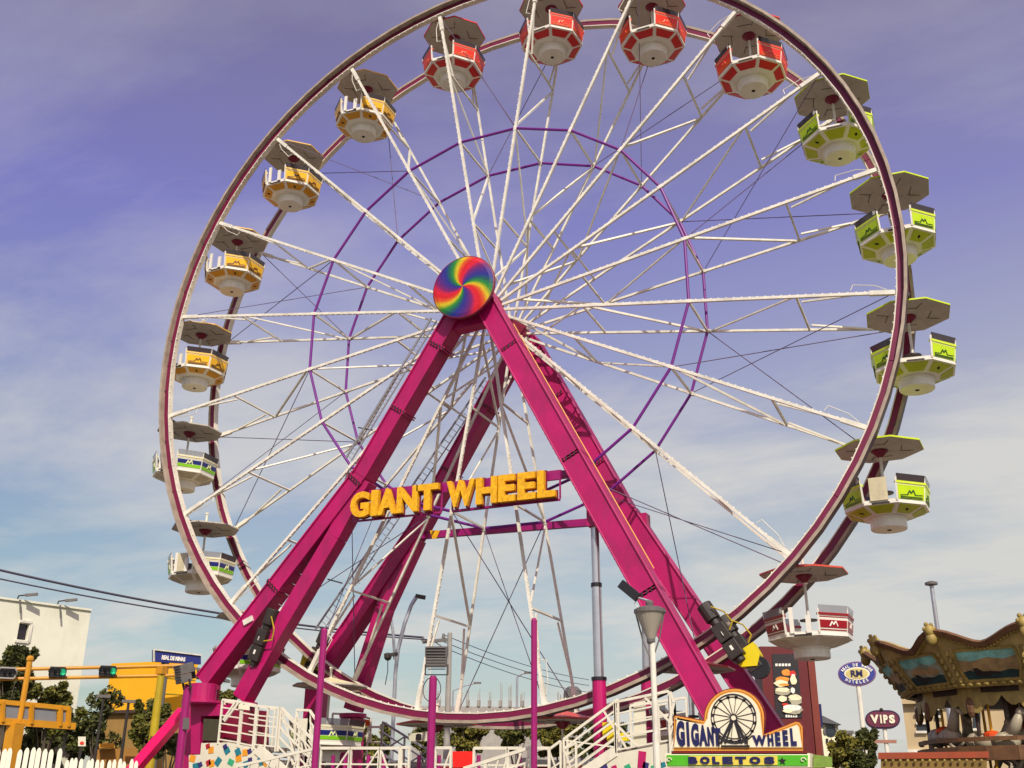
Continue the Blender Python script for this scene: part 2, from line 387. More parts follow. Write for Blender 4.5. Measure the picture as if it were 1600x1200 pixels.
vl = tn('ShaderNodeVectorMath', operation='LENGTH'); cb = tn('ShaderNodeCombineXYZ'); t.links.new(sp.outputs['X'], cb.inputs[0]); t.links.new(sp.outputs['Z'], cb.inputs[1]); t.links.new(cb.outputs[0], vl.inputs[0])
m1 = tn('ShaderNodeMath', operation='MULTIPLY'); t.links.new(at2.outputs[0], m1.inputs[0]); m1.inputs[1].default_value = 3/(2*PI)
m2 = tn('ShaderNodeMath', operation='MULTIPLY'); t.links.new(vl.outputs['Value'], m2.inputs[0]); m2.inputs[1].default_value = 0.50
m3 = tn('ShaderNodeMath', operation='ADD'); t.links.new(m1.outputs[0], m3.inputs[0]); t.links.new(m2.outputs[0], m3.inputs[1])
m3b = tn('ShaderNodeMath', operation='ADD'); t.links.new(m3.outputs[0], m3b.inputs[0]); m3b.inputs[1].default_value = 9.08
m4 = tn('ShaderNodeMath', operation='FRACT'); t.links.new(m3b.outputs[0], m4.inputs[0])
rp = tn('ShaderNodeValToRGB'); t.links.new(m4.outputs[0], rp.inputs[0]); rp.color_ramp.elements[0].color = lin(235, 20, 50); rp.color_ramp.elements[1].color = lin(235, 20, 50); rp.color_ramp.elements[1].position = 1.0
for p_, c_ in ((0.10, lin(225, 15, 25)), (0.20, lin(232, 95, 8)), (0.29, lin(232, 205, 15)), (0.40, lin(40, 150, 35)), (0.52, lin(20, 95, 90)), (0.62, lin(30, 45, 145)), (0.76, lin(80, 35, 135)), (0.88, lin(130, 20, 105))):
    e = rp.color_ramp.elements.new(p_); e.color = c_
vo = tn('ShaderNodeTexVoronoi'); vo.inputs['Scale'].default_value = 26; t.links.new(co.outputs['Object'], vo.inputs['Vector'])
vr = tn('ShaderNodeMapRange'); vr.inputs['From Min'].default_value = 0.10; vr.inputs['From Max'].default_value = 0.55; vr.inputs['To Min'].default_value = 1.0; vr.inputs['To Max'].default_value = 0.72; t.links.new(vo.outputs['Distance'], vr.inputs['Value'])
vm = tn('ShaderNodeMix'); vm.data_type = 'RGBA'; vm.blend_type = 'MULTIPLY'; vm.inputs[0].default_value = 1; t.links.new(rp.outputs[0], vm.inputs[6]); t.links.new(vr.outputs[0], vm.inputs[7])
t.links.new(vm.outputs[2], bs.inputs['Base Color'])
dsc = MB().lathe([(0.02, 0.045), (0.86, 0.03), (0.97, 0.0), (0.97, -0.06), (0.92, -0.08)], (0, 0, 0), 40, axis='y')
d_o = dsc.build('rainbow_disc', [RB], wheel); d_o.location = (0, -2.66, 0)
d_r = MB().lathe([(0.975, 0.0), (1.0, -0.01), (1.0, -0.10), (0.975, -0.10)], (0, 0, 0), 40, axis='y').build('disc_rim', [MAROON], d_o)

# ================================================================== GONDOLAS
C8 = [-PI/2 + PI/4*i for i in range(8)]
def oct_pt(i, r, z): a = C8[i % 8] + (PI/8 if True else 0); return Vector((r*math.cos(a), r*math.sin(a), z))   # corner between face i and i+1
ZT, ZB, ZC, ZD = -1.24, -1.70, -1.91, -2.19
RT, RBm, RC, RD = 1.10, 1.03, 0.60, 0.44
SCHEMES = {
 'red':    dict(roof=lin(225, 60, 45), rail=lin(238, 90, 60), panel=lin(235, 52, 28), mark=lin(245, 120, 70), under=lin(205, 24, 20), word='bright red'),
 'green':  dict(roof=lin(205, 225, 40), rail=lin(215, 235, 60), panel=lin(192, 224, 12), mark=lin(20, 70, 15), under=lin(178, 188, 20), word='lime green'),
 'maroon': dict(roof=lin(210, 80, 60), rail=lin(150, 30, 35), panel=lin(150, 12, 28), mark=lin(240, 235, 220), under=lin(225, 215, 190), word='white and maroon striped'),
 'blue':   dict(roof=lin(230, 222, 175), rail=lin(235, 230, 190), panel=lin(20, 34, 110), mark=lin(235, 240, 170), under=lin(190, 178, 150), word='white, navy and green striped'),
 'yellow': dict(roof=lin(225, 175, 80), rail=lin(244, 205, 110), panel=lin(244, 186, 10), mark=lin(90, 35, 5), under=lin(212, 148, 20), word='golden yellow')}
GREENP = mat('gondola_green_stripe', lin(130, 200, 20), 0.4, 0.06)
GATE = mat('gondola_gate_beige', lin(205, 195, 160), 0.45, 0.1, 4, dirt=0.35, dirtc=(0.2, 0.16, 0.1, 1))
HOLE = mat('dark_hole', (0.01, 0.01, 0.01, 1), 0.9, 0.1)
def gondola_proto(key):
    S = SCHEMES[key]
    mroof = mat(key+'_gondola_roof', S['roof'], 0.4, 0.08, 2, dirt=0.15); mrail = mat(key+'_gondola_rail', S['rail'], 0.4, 0.06, 2)
    mpan = mat(key+'_gondola_panel', S['panel'], 0.35, 0.07, 4, dirt=0.12); mmark = mat(key+'_gondola_mark', S['mark'], 0.4, 0.05); mund = mat(key+'_gondola_lower_panel', S['under'], 0.45, 0.1, 3, dirt=0.2)
    g = bpy.data.objects.new('gondola', None); COL.objects.link(g); g.empty_display_size = 0.3
    n8 = PI/8
    # roof: shallow eight sided pyramid
    mb = MB().lathe([(1.10, -0.10), (1.108, -0.07), (0.06, 0.17)], (0, 0, 0), 8, 0, n8)
    roof = mb.build('roof', [mroof], g)
    MB().lathe([(1.095, -0.114), (1.095, -0.104)], (0, 0, 0), 8, 0, n8).build('roof_lining', [UNDER], roof)
    edge = MB()
    for i in range(8):
        edge.bar(oct_pt(i, 1.112, -0.082), oct_pt(i+1, 1.112, -0.082), 0.012, 0.042)
    edge.build('roof_edge', [mroof if key != 'blue' else UNDER], roof)
    for i in range(8):
        a, b = (oct_pt(i, 0.5, -0.119), oct_pt(i, 0.85, -0.119)) if i % 2 == 0 else (oct_pt(i, 0.62, -0.119), oct_pt(i+1, 0.55, -0.119))
        MB().bar(a, b, 0.018, 0.008).build('seam', [DARK], roof)
    MB().lathe([(0.21, -0.121), (0.21, -0.15), (0.06, -0.30)], (0, 0, 0), 12).build('hub_cap', [MAROON], roof)
    MB().tube((0, 0, -1.95), (0, 0, 0.42), 0.036, 10).tube((0, 0, 0.42), (0, 0, 0.47), 0.06, 8).build('pole', [WHITE], g)
    MB().tube((0, -1.25, -0.02), (0, 1.25, -0.02), 0.055, 8).build('axle', [DARK], g)
    # tub
    mb = MB()
    for i in range(8):
        a, b = i-1, i
        if i in (0, 4): z1 = ZB+0.06; rt_ = RBm+0.005
        else: z1 = ZT; rt_ = RT
        P = [oct_pt(a, RBm, ZB), oct_pt(b, RBm, ZB), oct_pt(b, rt_, z1), oct_pt(a, rt_, z1)]
        Q = [oct_pt(a, RBm-0.05, ZB), oct_pt(b, RBm-0.05, ZB), oct_pt(b, rt_-0.05, z1), oct_pt(a, rt_-0.05, z1)]
        mb.add(P+Q, [(0, 1, 2, 3), (7, 6, 5, 4), (3, 2, 6, 7), (0, 4, 5, 1), (1, 5, 6, 2), (0, 3, 7, 4)])
    tub = mb.build('tub', [CARW], g)
    mb = MB().lathe([(RBm-0.02, ZB+0.03), (RBm+0.012, ZB+0.004), (RBm+0.012, ZB-0.05), (RBm-0.03, ZB-0.055), (RC, ZC)], (0, 0, 0), 8, 0, n8)
    mb.build('floor_pan', [CARW], tub)
    # lower sloping panels
    for i in range(8):
        A, B = oct_pt(i-1, RBm-0.05, ZB-0.07), oct_pt(i, RBm-0.05, ZB-0.07); D, C = oct_pt(i-1, RC+0.05, ZC+0.02), oct_pt(i, RC+0.05, ZC+0.02)
        q = [A.lerp(B, .10), A.lerp(B, .90), D.lerp(C, .86), D.lerp(C, .14)]
        if key in ('red', 'yellow'): q = [A.lerp(B, .08), A.lerp(B, .92), A.lerp(B, .92).lerp(D.lerp(C, .88), .75), A.lerp(B, .08).lerp(D.lerp(C, .12), .75)]
        nn = (q[1]-q[0]).cross(q[3]-q[0]).normalized()
        if nn.dot(Vector((q[0].x, q[0].y, -1))) < 0: nn = -nn
        q = [p + nn*0.012 for p in q]
        o = MB().prism(q, nn, 0.02).build('lower_panel', [mund], tub)
        if key in ('green', 'yellow') and i in (1, 3, 5, 7):
            c_ = (q[0]+q[1]+q[2]+q[3])/4 + nn*0.004
            MB().prism([c_ + (q[1]-q[0]).normalized()*(dx*0.05) + (q[3]-q[0]).normalized()*(dy*0.07) for dx, dy in ((-1, 0), (0, -1), (1, 0), (0, 1))], nn, 0.008).build('vent', [HOLE], o)
    # step slot below each opening
    for sg in (-1, 1):
        MB().box((0, sg*(RBm*math.cos(n8)+0.012), ZB-0.028), (0.42, 0.02, 0.045)).build('step_slot', [DARK], tub)
    # drum with a dark centre hole
    dr = MB().lathe([(RD+0.02, ZC+0.03), (RD+0.02, ZC-0.05), (RD, ZC-0.07), (RD, ZD+0.02), (RD-0.02, ZD)], (0, 0, 0), 22).build('drum', [CARW], g)
    MB().lathe([(0.055, ZD-0.012), (0.055, ZD+0.002)], (0, 0, 0), 12).build('hole', [HOLE], dr)
    # wall panels, rails, windscreens
    for i in range(8):
        if i in (0, 4): continue
        def face(u, z, out_=0.0):
            tt = (z-ZB)/(ZT-ZB); rr_ = RBm + (RT-RBm)*tt
            p = oct_pt(i-1, rr_, z).lerp(oct_pt(i, rr_, z), u); a = C8[i]; return p + Vector((math.cos(a), math.sin(a), 0))*out_
        nrm = Vector((math.cos(C8[i]), math.sin(C8[i]), 0))
        wide = 0.10
        if key in ('blue', 'maroon'):
            z0, z1 = (ZB+0.21, ZB+0.34) if key == 'blue' else (ZB+0.13, ZB+0.31); u0_, u1_ = 0.03, 0.97
        else: z0, z1, u0_, u1_ = ZB+0.045, ZB+0.365, 0.04, 0.96
        pn = MB().prism([face(u0_, z0, .012), face(u1_, z0, .012), face(u1_, z1, .012), face(u0_, z1, .012)], nrm, 0.02).build('panel', [mpan], tub)
        if key == 'blue':
            MB().prism([face(.03, ZB+.09, .012), face(.97, ZB+.09, .012), face(.97, ZB+.19, .012), face(.03, ZB+.19, .012)], nrm, .02).build('stripe', [GREENP], tub)
        if key == 'maroon':
            MB().prism([face(.03, ZB+.07, .012), face(.97, ZB+.07, .012), face(.97, ZB+.095, .012), face(.03, ZB+.095, .012)], nrm, .02).build('stripe', [mrail], tub)
        # zigzag M with lines running on from its feet
        lg = MB(); zm = (z0+z1)/2; hh = 0.075
        if key == 'blue': zm = z0+0.03; hh = 0.10
        zz = [(0.36, zm-hh*.7), (0.44, zm+hh*.7), (0.49, zm-hh*.2), (0.57, zm+hh*.9), (0.64, zm-hh*.7)]
        th = 0.030 if key != 'red' else 0.024
        for (ua, za), (ub, zb) in zip(zz, zz[1:]): lg.bar(face(ua, za, .018), face(ub, zb, .018), 0.012, th, 0, (0, 0, 1))
        if key in ('green', 'yellow', 'red'):
            zl = zm-hh*.7
            lg.bar(face(.10, zl-.02, .018), face(.36, zl, .018), .012, .014); lg.bar(face(.64, zl, .018), face(.90, zl+.01, .018), .012, .014)
            lg.bar(face(.10, zl-.055, .018), face(.90, zl-.045, .018), .012, .016); lg.bar(face(.10, zl-.09, .018), face(.90, zl-.08, .018), .012, .016)
        lg.build('logo', [mmark], pn)
        MB().prism([face(-.01, ZT-.035, .02), face(1.01, ZT-.035, .02), face(1.01, ZT+.02, .02), face(-.01, ZT+.02, .02)], nrm, .09).build('rail', [mrail], tub)
        tr = MB().prism([face(0, ZT-.085, .008), face(1, ZT-.085, .008), face(1, ZT-.065, .008), face(0, ZT-.065, .008)], nrm, .02); tr.build('trim', [mrail], tub)
        ws = [face(.02, ZT+.02, -.01), face(.98, ZT+.02, -.01), face(.98, ZT+.20, .005), face(.02, ZT+.20, .005)]
        MB().prism(ws, nrm, .012).build('windscreen', [SCREENL if key in ('maroon',) or (key == 'blue' and i in (1, 7)) else SCREEN], tub)
    # stanchions beside the openings
    for i in (7, 0, 3, 4):
        MB().bar(oct_pt(i, RBm+.01, ZB), oct_pt(i, RT+.0, ZT+.12), .042, .042).build('stanchion', [CARW], tub)
    for i in (1, 2, 5, 6):
        MB().bar(oct_pt(i, RT, ZT), oct_pt(i, RT+.005, ZT+.20), .024, .024).build('stanchion', [CARW], tub)
    # seats and wheel table
    for sx in (-1, 1):
        MB().box((sx*.66, 0, ZB+.18), (.34, .8, .36)).build('seat', [MAROON if key != 'blue' else DARK], tub)
    MB().lathe([(.05, ZB+.42), (.22, ZB+.44), (.22, ZB+.47), (.05, ZB+.49)], (0, 0, 0), 12).build('hand_wheel', [DARK], g)
    return g
protos = {k: gondola_proto(k) for k in SCHEMES}
used = set()
order = {0: 1, 1: 20, 2: 19, 3: 18, 4: 17, 5: 16, 6: 15, 7: 14, 8: 13, 9: 12, 10: 11, 11: 10, 12: 9, 13: 8, 14: 7, 15: 6, 16: 5, 17: 4, 18: 3, 19: 2}
def scheme(n): return ['maroon', 'green', 'red', 'yellow', 'blue'][(n-1)//4]
where = {12: 'leftmost of the four red ones along the wheel top', 11: 'second from left of the four red ones along the wheel top',
 10: 'third from left of the four red ones along the wheel top', 9: 'rightmost of the four red ones along the wheel top',
 8: 'topmost of the four lime ones on the right side', 7: 'second from the top of the four lime ones', 6: 'third from the top of the four lime ones',
 5: 'lowest of the four lime ones, its gate panel closed', 4: 'low on the right beside the fast food tower',
 13: 'highest of the four yellow ones at upper left', 14: 'second highest of the four yellow ones at upper left', 15: 'third highest of the four yellow ones, left of the hub',
 16: 'lowest of the four yellow ones on the left rim', 17: 'highest on the left edge of the wheel', 18: 'low on the left rim above the power wires',
 19: 'half hidden behind the forked left front leg', 20: 'at the bottom beside the left stairs', 1: 'at the very bottom behind the short purple post',
 2: 'at the bottom, right of the red banner', 3: 'behind the right stairs and front leg'}
NUM = mat('number_print', (0.75, 0.73, 0.65, 1), 0.5, 0.05)
for k in range(NSP):
    n = order[k]; s_ = scheme(n)
    if s_ not in used: g = protos[s_]; used.add(s_)
    else: g = copy_tree(protos[s_])
    p = pol(R, 0, ang(k)); g.location = (p.x, 0, HUB + p.z - 0.06)
    tag(g, '%s gondola %s' % (SCHEMES[s_]['word'], where[n]), 'gondola', 'gondolas hanging on the ferris wheel')
    g.rotation_euler = (0, math.radians(((n*37) % 7 - 3)*.35), math.radians(((n*53) % 11 - 5)*.9))
    tub = [c for c in g.children if c.name.startswith('tub')][0]
    if n in (5, 6, 9, 4, 8, 7):
        a = C8[7]; nn = Vector((math.cos(a), math.sin(a), 0)); r_ = Vector((-nn.y, nn.x, 0))
        o = oct_pt(7, RT+.012, ZT+.05) - r_*0.13 + nn*0.012
        letters(MB(), str(n), o, r_, Z, nn, .085, .13, .006, 0, .03).build('number', [NUM], tub)
    if n in (5, 18):
        MB().box((-.02, -RBm*.955, ZB+.32), (.42, .035, .58)).build('gate', [GATE], tub)
    if n in (4, 16, 20):
        MB().box((-.24, -RBm*.955, ZB+.33), (.10, .05, .62)).build('gate', [CARW], tub); MB().box((.16, -RBm*.955, ZB+.22), (.12, .05, .42)).build('gate', [CARW], tub)

# ================================================================== SUPPORT TOWER
YF, YB = -1.95, 1.95
tower = thing('support_tower', 'magenta steel tower on splayed box legs carrying the ferris wheel', 'support tower', (0, 0, 0))
T = Part(tower)
def leg(name, pts, w, d, yoff=0.0, lips=True, cap=True):
    mb = MB()
    for a, b in zip(pts, pts[1:]):
        mb.bar(a, b, w, d, 0, (0, 1, 0))
        if lips:
            v = (Vector(b)-Vector(a)).normalized(); side = v.cross(Vector((0, 1, 0))).normalized()
            for s_ in (-1, 1):
                for yy in (-1, 1):
                    o = side*(s_*(w/2-0.02)) + Vector((0, yy*(d/2+0.02), 0)); mb.bar(Vector(a)+o, Vector(b)+o, 0.05, 0.05, 0, (0, 1, 0))
    o = T(name, mb, [MAGENTA]); bevel(o, 0.012); return o
F = YP(YF); B = YP(YB)
hubF = Vector((0, YF, HUB)); hubB = Vector((0, YB, HUB))
KN = F.at(572, 740)
leg('leg', [hubF + Vector((-.12, 0, .1)), KN + (KN-hubF).normalized()*.12], .50, .54)
leg('leg', [KN, F.at(323, 1066)], .50, .52)
leg('leg', [F.at(574, 752), F.at(526, 840), F.at(431, 1000), F.at(380, 1092)], .46, .48, lips=False)
RF0, RF1 = hubF + Vector((.25, 0, .05)), F.at(1136, 1140)
leg('leg', [RF0, RF1], .62, .62)
KB = B.at(656, 826)
leg('leg', [hubB + Vector((-.1, 0, .1)), KB + (KB-hubB).normalized()*.12], .50, .54)
leg('leg', [KB, B.at(497, 1060)], .50, .52)
leg('leg', [B.at(652, 842), B.at(602, 950), B.at(552, 1110)], .46, .48, lips=False)
KR_ = B.at(979, 800)
leg('leg', [hubB + Vector((.25, 0, .05)), KR_ + (KR_-hubB).normalized()*.08], .54, .54)
leg('leg', [KR_, B.at(1214, 1150)], .60, .56)
for y, h in ((YF, hubF), (YB, hubB)):
    s_ = -1 if y < 0 else 1
    mb = MB().lathe([(.30, -.36), (.46, -.36), (.46, .36), (.30, .36)], h, 20, axis='y')
    mb.prism([h+Vector((x, -.20, z)) for x, z in ((-.72, -1.1), (.72, -1.0), (.45, .1), (-.45, .1))], (0, -1, 0), .40)
    T('bearing_housing', mb, [MAGENTA])
for a_, b_, ts, w_ in ((hubF, KN, (.30, .66), .56), (KN, F.at(323, 1066), (.04, .55), .56), (RF0, RF1, (.16, .44, .74), .64), (hubB, KB, (.35, .7), .56), (hubB, KR_, (.35, .75), .60)):
    for t_ in ts:
        p = a_.lerp(b_, t_); d_ = (b_-a_).normalized()
        for sg in (-1, 1): T('splice_flange', MB().bar(p+d_*(sg*.035-.025), p+d_*(sg*.035+.02), w_, .62, 0, (0, 1, 0)), [MAGENTA])
        sd_ = d_.cross(Vector((0, 1, 0))).normalized(); bo = MB()
        for j in range(5): q_ = p + sd_*((j-2)*w_*.21) + Vector((0, -.318, 0)); bo.box(q_, (.035, .03, .11))
        tag(T('bolt', bo, [DARK]), kind='stuff')
# base plates and turrets under the legs
for p in (F.at(323, 1066), F.at(380, 1092), RF1, B.at(497, 1060), B.at(552, 1110), B.at(1214, 1150)):
    mb = MB().box((p.x, p.y, p.z/2-.12), (.5, .62, p.z-.24)); mb.lathe([(.42, -.22), (.42, -.10)], p, 14)
    T('foot_column', mb, [MAGENTA])
# ties between the legs
TF0, TF1 = F.at(556, 775), F.at(915, 739)
T('tie_beam', MB().bar(TF0+Vector((0, .05, .03)), TF1+Vector((0, .05, .03)), .16, .2), [PURPLE])
mb = MB().bar(B.at(660, 837), B.at(984, 811.5), .16, .22); mb.prism([B.at(x, y)+Vector((0, -.12, 0)) for x, y in ((674, 830), (690, 830), (684, 843), (678, 843))], (0, -1, 0), .03, 1)
T('tie_beam', mb, [PURPLE, LETTER])
# ladders along the left legs
def ladder(a, b, off, w, n, m=STEEL):
    a, b = Vector(a), Vector(b); d = (b-a).normalized(); s_ = d.cross(Vector((0, 1, 0))).normalized()
    if s_.x > 0: s_ = -s_
    a2, b2 = a + s_*off, b + s_*off
    mb = MB().tube(a2, b2, .022, 6).tube(a2+s_*w, b2+s_*w, .035, 6); T('ladder', mb, [m])
    r_ = MB()
    for i in range(n):
        p = a2.lerp(b2, (i+.5)/n); r_.tube(p, p+s_*w, .014, 5)
        if i % 4 == 0: r_.tube(p, p-s_*(off-.2), .018, 5)
    T('rung', r_, [m])
FL = YP(-2.2); ladder(FL.at(690, 505), FL.at(556, 725), .20, .22, 34)
ladder(hubB+Vector((-.9, 0, -1.3)), B.at(512, 1000), .34, .28, 46)
a, b = F.at(478, 880), F.at(432, 965)
mb = MB()
for i in range(6): p = a.lerp(b, i/5); mb.tube(p+Vector((-.14, 0, .08)), p+Vector((.16, 0, -.08)), .014, 5)
T('rung', mb, [STEEL])
# bulb strip up the right front leg, and pipe behind it
v = (RF1-RF0).normalized(); sd = v.cross(Vector((0, 1, 0))).normalized(); sd = sd if sd.x < 0 else -sd
mb = MB()
for i in range(70):
    p = RF0.lerp(RF1, .08+.84*i/70) + sd*.32 + Vector((0, -.2, 0)); mb.ball(p, .035, 0, 5, 3)
tag(T('bulb_strip', mb, [BULB]), kind='stuff')
T('conduit', MB().tube(RF0.lerp(RF1, .1)-sd*.36+Vector((0, .2, 0)), RF0.lerp(RF1, .7)-sd*.36+Vector((0, .2, 0)), .016, 6), [SIGNY])
# erecting cylinders
for pl, tx, ty, mx, my, bx, by in ((F, 929, 812, 936, 1062, 939, 1190), (B, 1006, 830, 1011, 1062, 1013, 1190)):
    a, b, c = pl.at(tx, ty), pl.at(mx, my), pl.at(bx, by)
    o = T('cylinder_barrel', MB().lathe([(.17, 0), (.17, a.z-.6)], (b.x, b.y, b.z-(a.z-.6)), 4) if False else MB().tube(b, c, .17, 16), [MAGENTA])
    T('cylinder_rod', MB().tube(a, a.lerp(b, .42), .105, 16).tube(a.lerp(b, .42), b, .125, 16), [CHROME])
    T('cylinder_collar', MB().tube(a.lerp(b, .41), a.lerp(b, .435), .14, 16), [BLACK]); T('cylinder_collar', MB().tube(b+Vector((0, 0, -.02)), b+Vector((0, 0, .06)), .19, 16), [BLACK])
    T('knuckle', MB().box(a+Vector((0, 0, .15)), (.3, .4, .7)), [MAGENTA])
# drive units on the legs
def drive(p, d, n_):
    d = Vector(d).normalized(); s_ = d.cross(Vector((0, 1, 0))).normalized()
    mb = MB().tube(p, p+d*.45, .19, 14).tube(p+d*.45, p+d*.60, .13, 12).bar(p+d*.60, p+d*1.05, .34, .36, 0, (0, 1, 0)).bar(p+d*1.08, p+d*1.5, .36, .34, 0, (0, 1, 0)).tube(p+d*1.5, p+d*1.62, .12, 10)
    o = T('drive_motor', mb, [DARK]); bevel(o, .02)
    q = MB().bar(p+d*.84+Vector((0, -.185, .02)), p+d*.95+Vector((0, -.185, .02)), .012, .07, 0, (0, 1, 0)).bar(p+d*1.2+Vector((0, -.175, 0)), p+d*1.32+Vector((0, -.175, 0)), .06, .012, 0, (0, 1, 0))
    tag(T('nameplate', q, [BULB]), kind='stuff')
    h = MB().path([p+d*.2+s_*.15+Vector((0, -.2, 0)), p+d*.4+s_*.4+Vector((0, -.25, -.1)), p+d*.7+s_*.42+Vector((0, -.2, -.1)), p+d*.9+s_*.2+Vector((0, -.2, 0))], .02, 6)
    T('hose', h, [OLIVE])
DR = YP(-1.75); drive(DR.at(1099, 945), DR.at(1150, 1020)-DR.at(1099, 945), 0)
drive(YP(-1.3).at(1128, 965), DR.at(1150, 1020)-DR.at(1099, 945), 1)
gp = YP(-1.5)
T('drive_guard', MB().prism([gp.at(x, y) for x, y in ((1158, 1015), (1176, 1003), (1187, 1022), (1183, 1040), (1157, 1042), (1152, 1036))], (0, -1, 0), .45), [GUARD])
T('drive_wheel', MB().lathe([(.1, -.1), (.26, -.1), (.26, .1), (.1, .1)], gp.at(1184, 1042)+Vector((0, .15, 0)), 16, axis='y'), [BLACK], smooth=False)
T('drive_housing', MB().prism([gp.at(x, y)+Vector((0, -.1, 0)) for x, y in ((1140, 1010), (1152, 1012), (1164, 1028), (1150, 1038), (1138, 1028))], (0, -1, 0), .3), [mat('grey_green_casting', (0.20, 0.24, 0.20, 1), .6, .2, 5)])
fl = YP(-2.2); drive(fl.at(428, 952), fl.at(396, 1040)-fl.at(428, 952), 2)
T('drive_shaft', MB().tube(fl.at(420, 955), fl.at(394, 1042), .07, 10), [GREYD])
T('drive_shaft', MB().bar(fl.at(382, 974), fl.at(396, 966), .14, .16), [WHITE])
bl = YP(1.5); T('drive_guard', MB().prism([bl.at(x, y) for x, y in ((474, 1018), (492, 1024), (500, 1046), (478, 1050), (468, 1040))], (0, -1, 0), .4), [GUARD])
drive(bl.at(510, 985), bl.at(492, 1030)-bl.at(510, 985), 3)
for px, py in ((560, 668), (648, 800), (512, 905)):
    p = F.at(px, py); T('peg', MB().tube(p, p+Vector((.5, 0, -.15)), .02, 5), [DARK])

# ---- the lettering between the front legs
SG = YP(-2.55)
sign = thing('giant_wheel_sign', 'yellow block letter sign reading GIANT WHEEL between the magenta legs', 'sign', (0, -2.5, 9))
S = Part(sign)
zb = SG.at(553, 811).z; zt = zb + .74
xs = {}
def letter_row(txt, spans, z0_, z1_):
    for ch, (x0, x1) in zip(txt, spans):
        a, b = SG.at(x0, 790), SG.at(x1, 790)
        mb = MB(); letters(mb, ch, (a.x, SG.o.y, z0_), (1, 0, 0), Z, (0, -1, 0), b.x-a.x, z1_-z0_, .13, 0, .048)
        o = S('letter', mb, [LETTER]); bevel(o, .02)
        g_ = .028; bk = MB(); letters(bk, ch, (a.x-g_, SG.o.y+.05, z0_-g_), (1, 0, 0), Z, (0, -1, 0), b.x-a.x+2*g_, z1_-z0_+2*g_, .05, 0, .075); S('letter_back', bk, [MAROON], o)
letter_row('GIANT', ((551, 580), (583, 594), (593, 623), (623, 655), (653, 687)), zb, zt)
zb2 = SG.at(705, 796).z; zt2 = zb2+.74
letter_row('WHEEL', ((700, 744), (746, 779), (781, 807), (811, 839), (842, 870)), zb, zt)
xl, xr, xm, xm2 = SG.at(549, 800).x, SG.at(872, 770).x, SG.at(686, 790).x, SG.at(703, 790).x
fb = MB()
for x0, x1 in ((xl, xm), (xm2, xr)):
    y_ = -2.40
    fb.bar((x0, y_, zb-.03), (x1, y_, zb-.03), .05, .05).bar((x0, y_, zb), (x0, y_, zt), .04, .04).bar((x1, y_, zb), (x1, y_, zt), .04, .04)
fb.bar((xl-.05, -2.36, zt-.08), (xr+.02, -2.36, zt-.08), .08, .26)
for x in (xl+.3, xm, xm2+.2, xr-.4): fb.bar((x, -2.34, zt-.1), (x, -2.02, zt+.02), .06, .06)
S('sign_frame', fb, [PURPLE])

# ================================================================== PLATFORMS, STAIRS AND RAILINGS AT THE FOOT
def rail_mesh(mb, pts, h, rails=3, sp=0.9, w=0.045, diag=0, bottom=None):
    pts = [Vector(p) for p in pts]
    for a, b in zip(pts, pts[1:]):
        L_ = (b-a).length; n = max(1, round(L_/sp))
        for j in range(rails+1):
            dz = Vector((0, 0, -h*j/rails)); ww = w*1.25 if j == 0 else w*.75
            mb.bar(a+dz, b+dz, ww, ww)
        for i in range(n+1):
            p = a.lerp(b, i/n); mb.bar(p, p-Vector((0, 0, h+.12)), w, w)
        for i in range(n):
            p, q = a.lerp(b, i/n), a.lerp(b, (i+1)/n)
            if diag == 1: mb.bar(p-Z*(h*(.98)), q-Z*.02, w*.7, w*.7)
            if diag == 2: mb.bar(p-Z*.02, q-Z*h*.98, w*.7, w*.7)
            if diag == 3: mb.bar(p-Z*h*.98, p.lerp(q, .6)-Z*.02, w*.7, w*.7); mb.bar(p.lerp(q, .4)-Z*h*.98, q-Z*.02, w*.7, w*.7)
    return mb
PANELW = mat('platform_cream_panel', (0.70, 0.68, 0.52, 1), 0.5, 0.06, 2, dirt=0.2, dirtc=(0.4, 0.33, 0.2, 1))
DECK = mat('chequer_deck_steel', (0.24, 0.20, 0.17, 1), 0.6, 0.2, 4)
CONF = [mat('confetti_'+n, lin(*c), 0.5, 0.08, 6) for n, c in (('red', (170, 30, 40)), ('orange', (225, 150, 35)), ('teal', (30, 120, 135)), ('navy', (50, 40, 105)), ('green', (50, 165, 115)), ('magenta', (180, 15, 90)))]
def confetti(P, pl, specs, lift=.012):
    for px, py, sx, sy, a, c in specs:
        o = pl.at(px, py) + pl.n*lift; k = (pl.at(px+1, py)-pl.at(px, py)).length; ca, sa = math.cos(a), math.sin(a)
        q = [o + pl.r*((x*ca-z*sa)*k) + Z*((x*sa+z*ca)*k) for x, z in ((-sx/2, -sy/2), (sx/2, -sy/2), (sx/2, sy/2), (-sx/2, sy/2))]
        P('confetti_square', MB().prism(q, pl.n, .01), [CONF[c]])
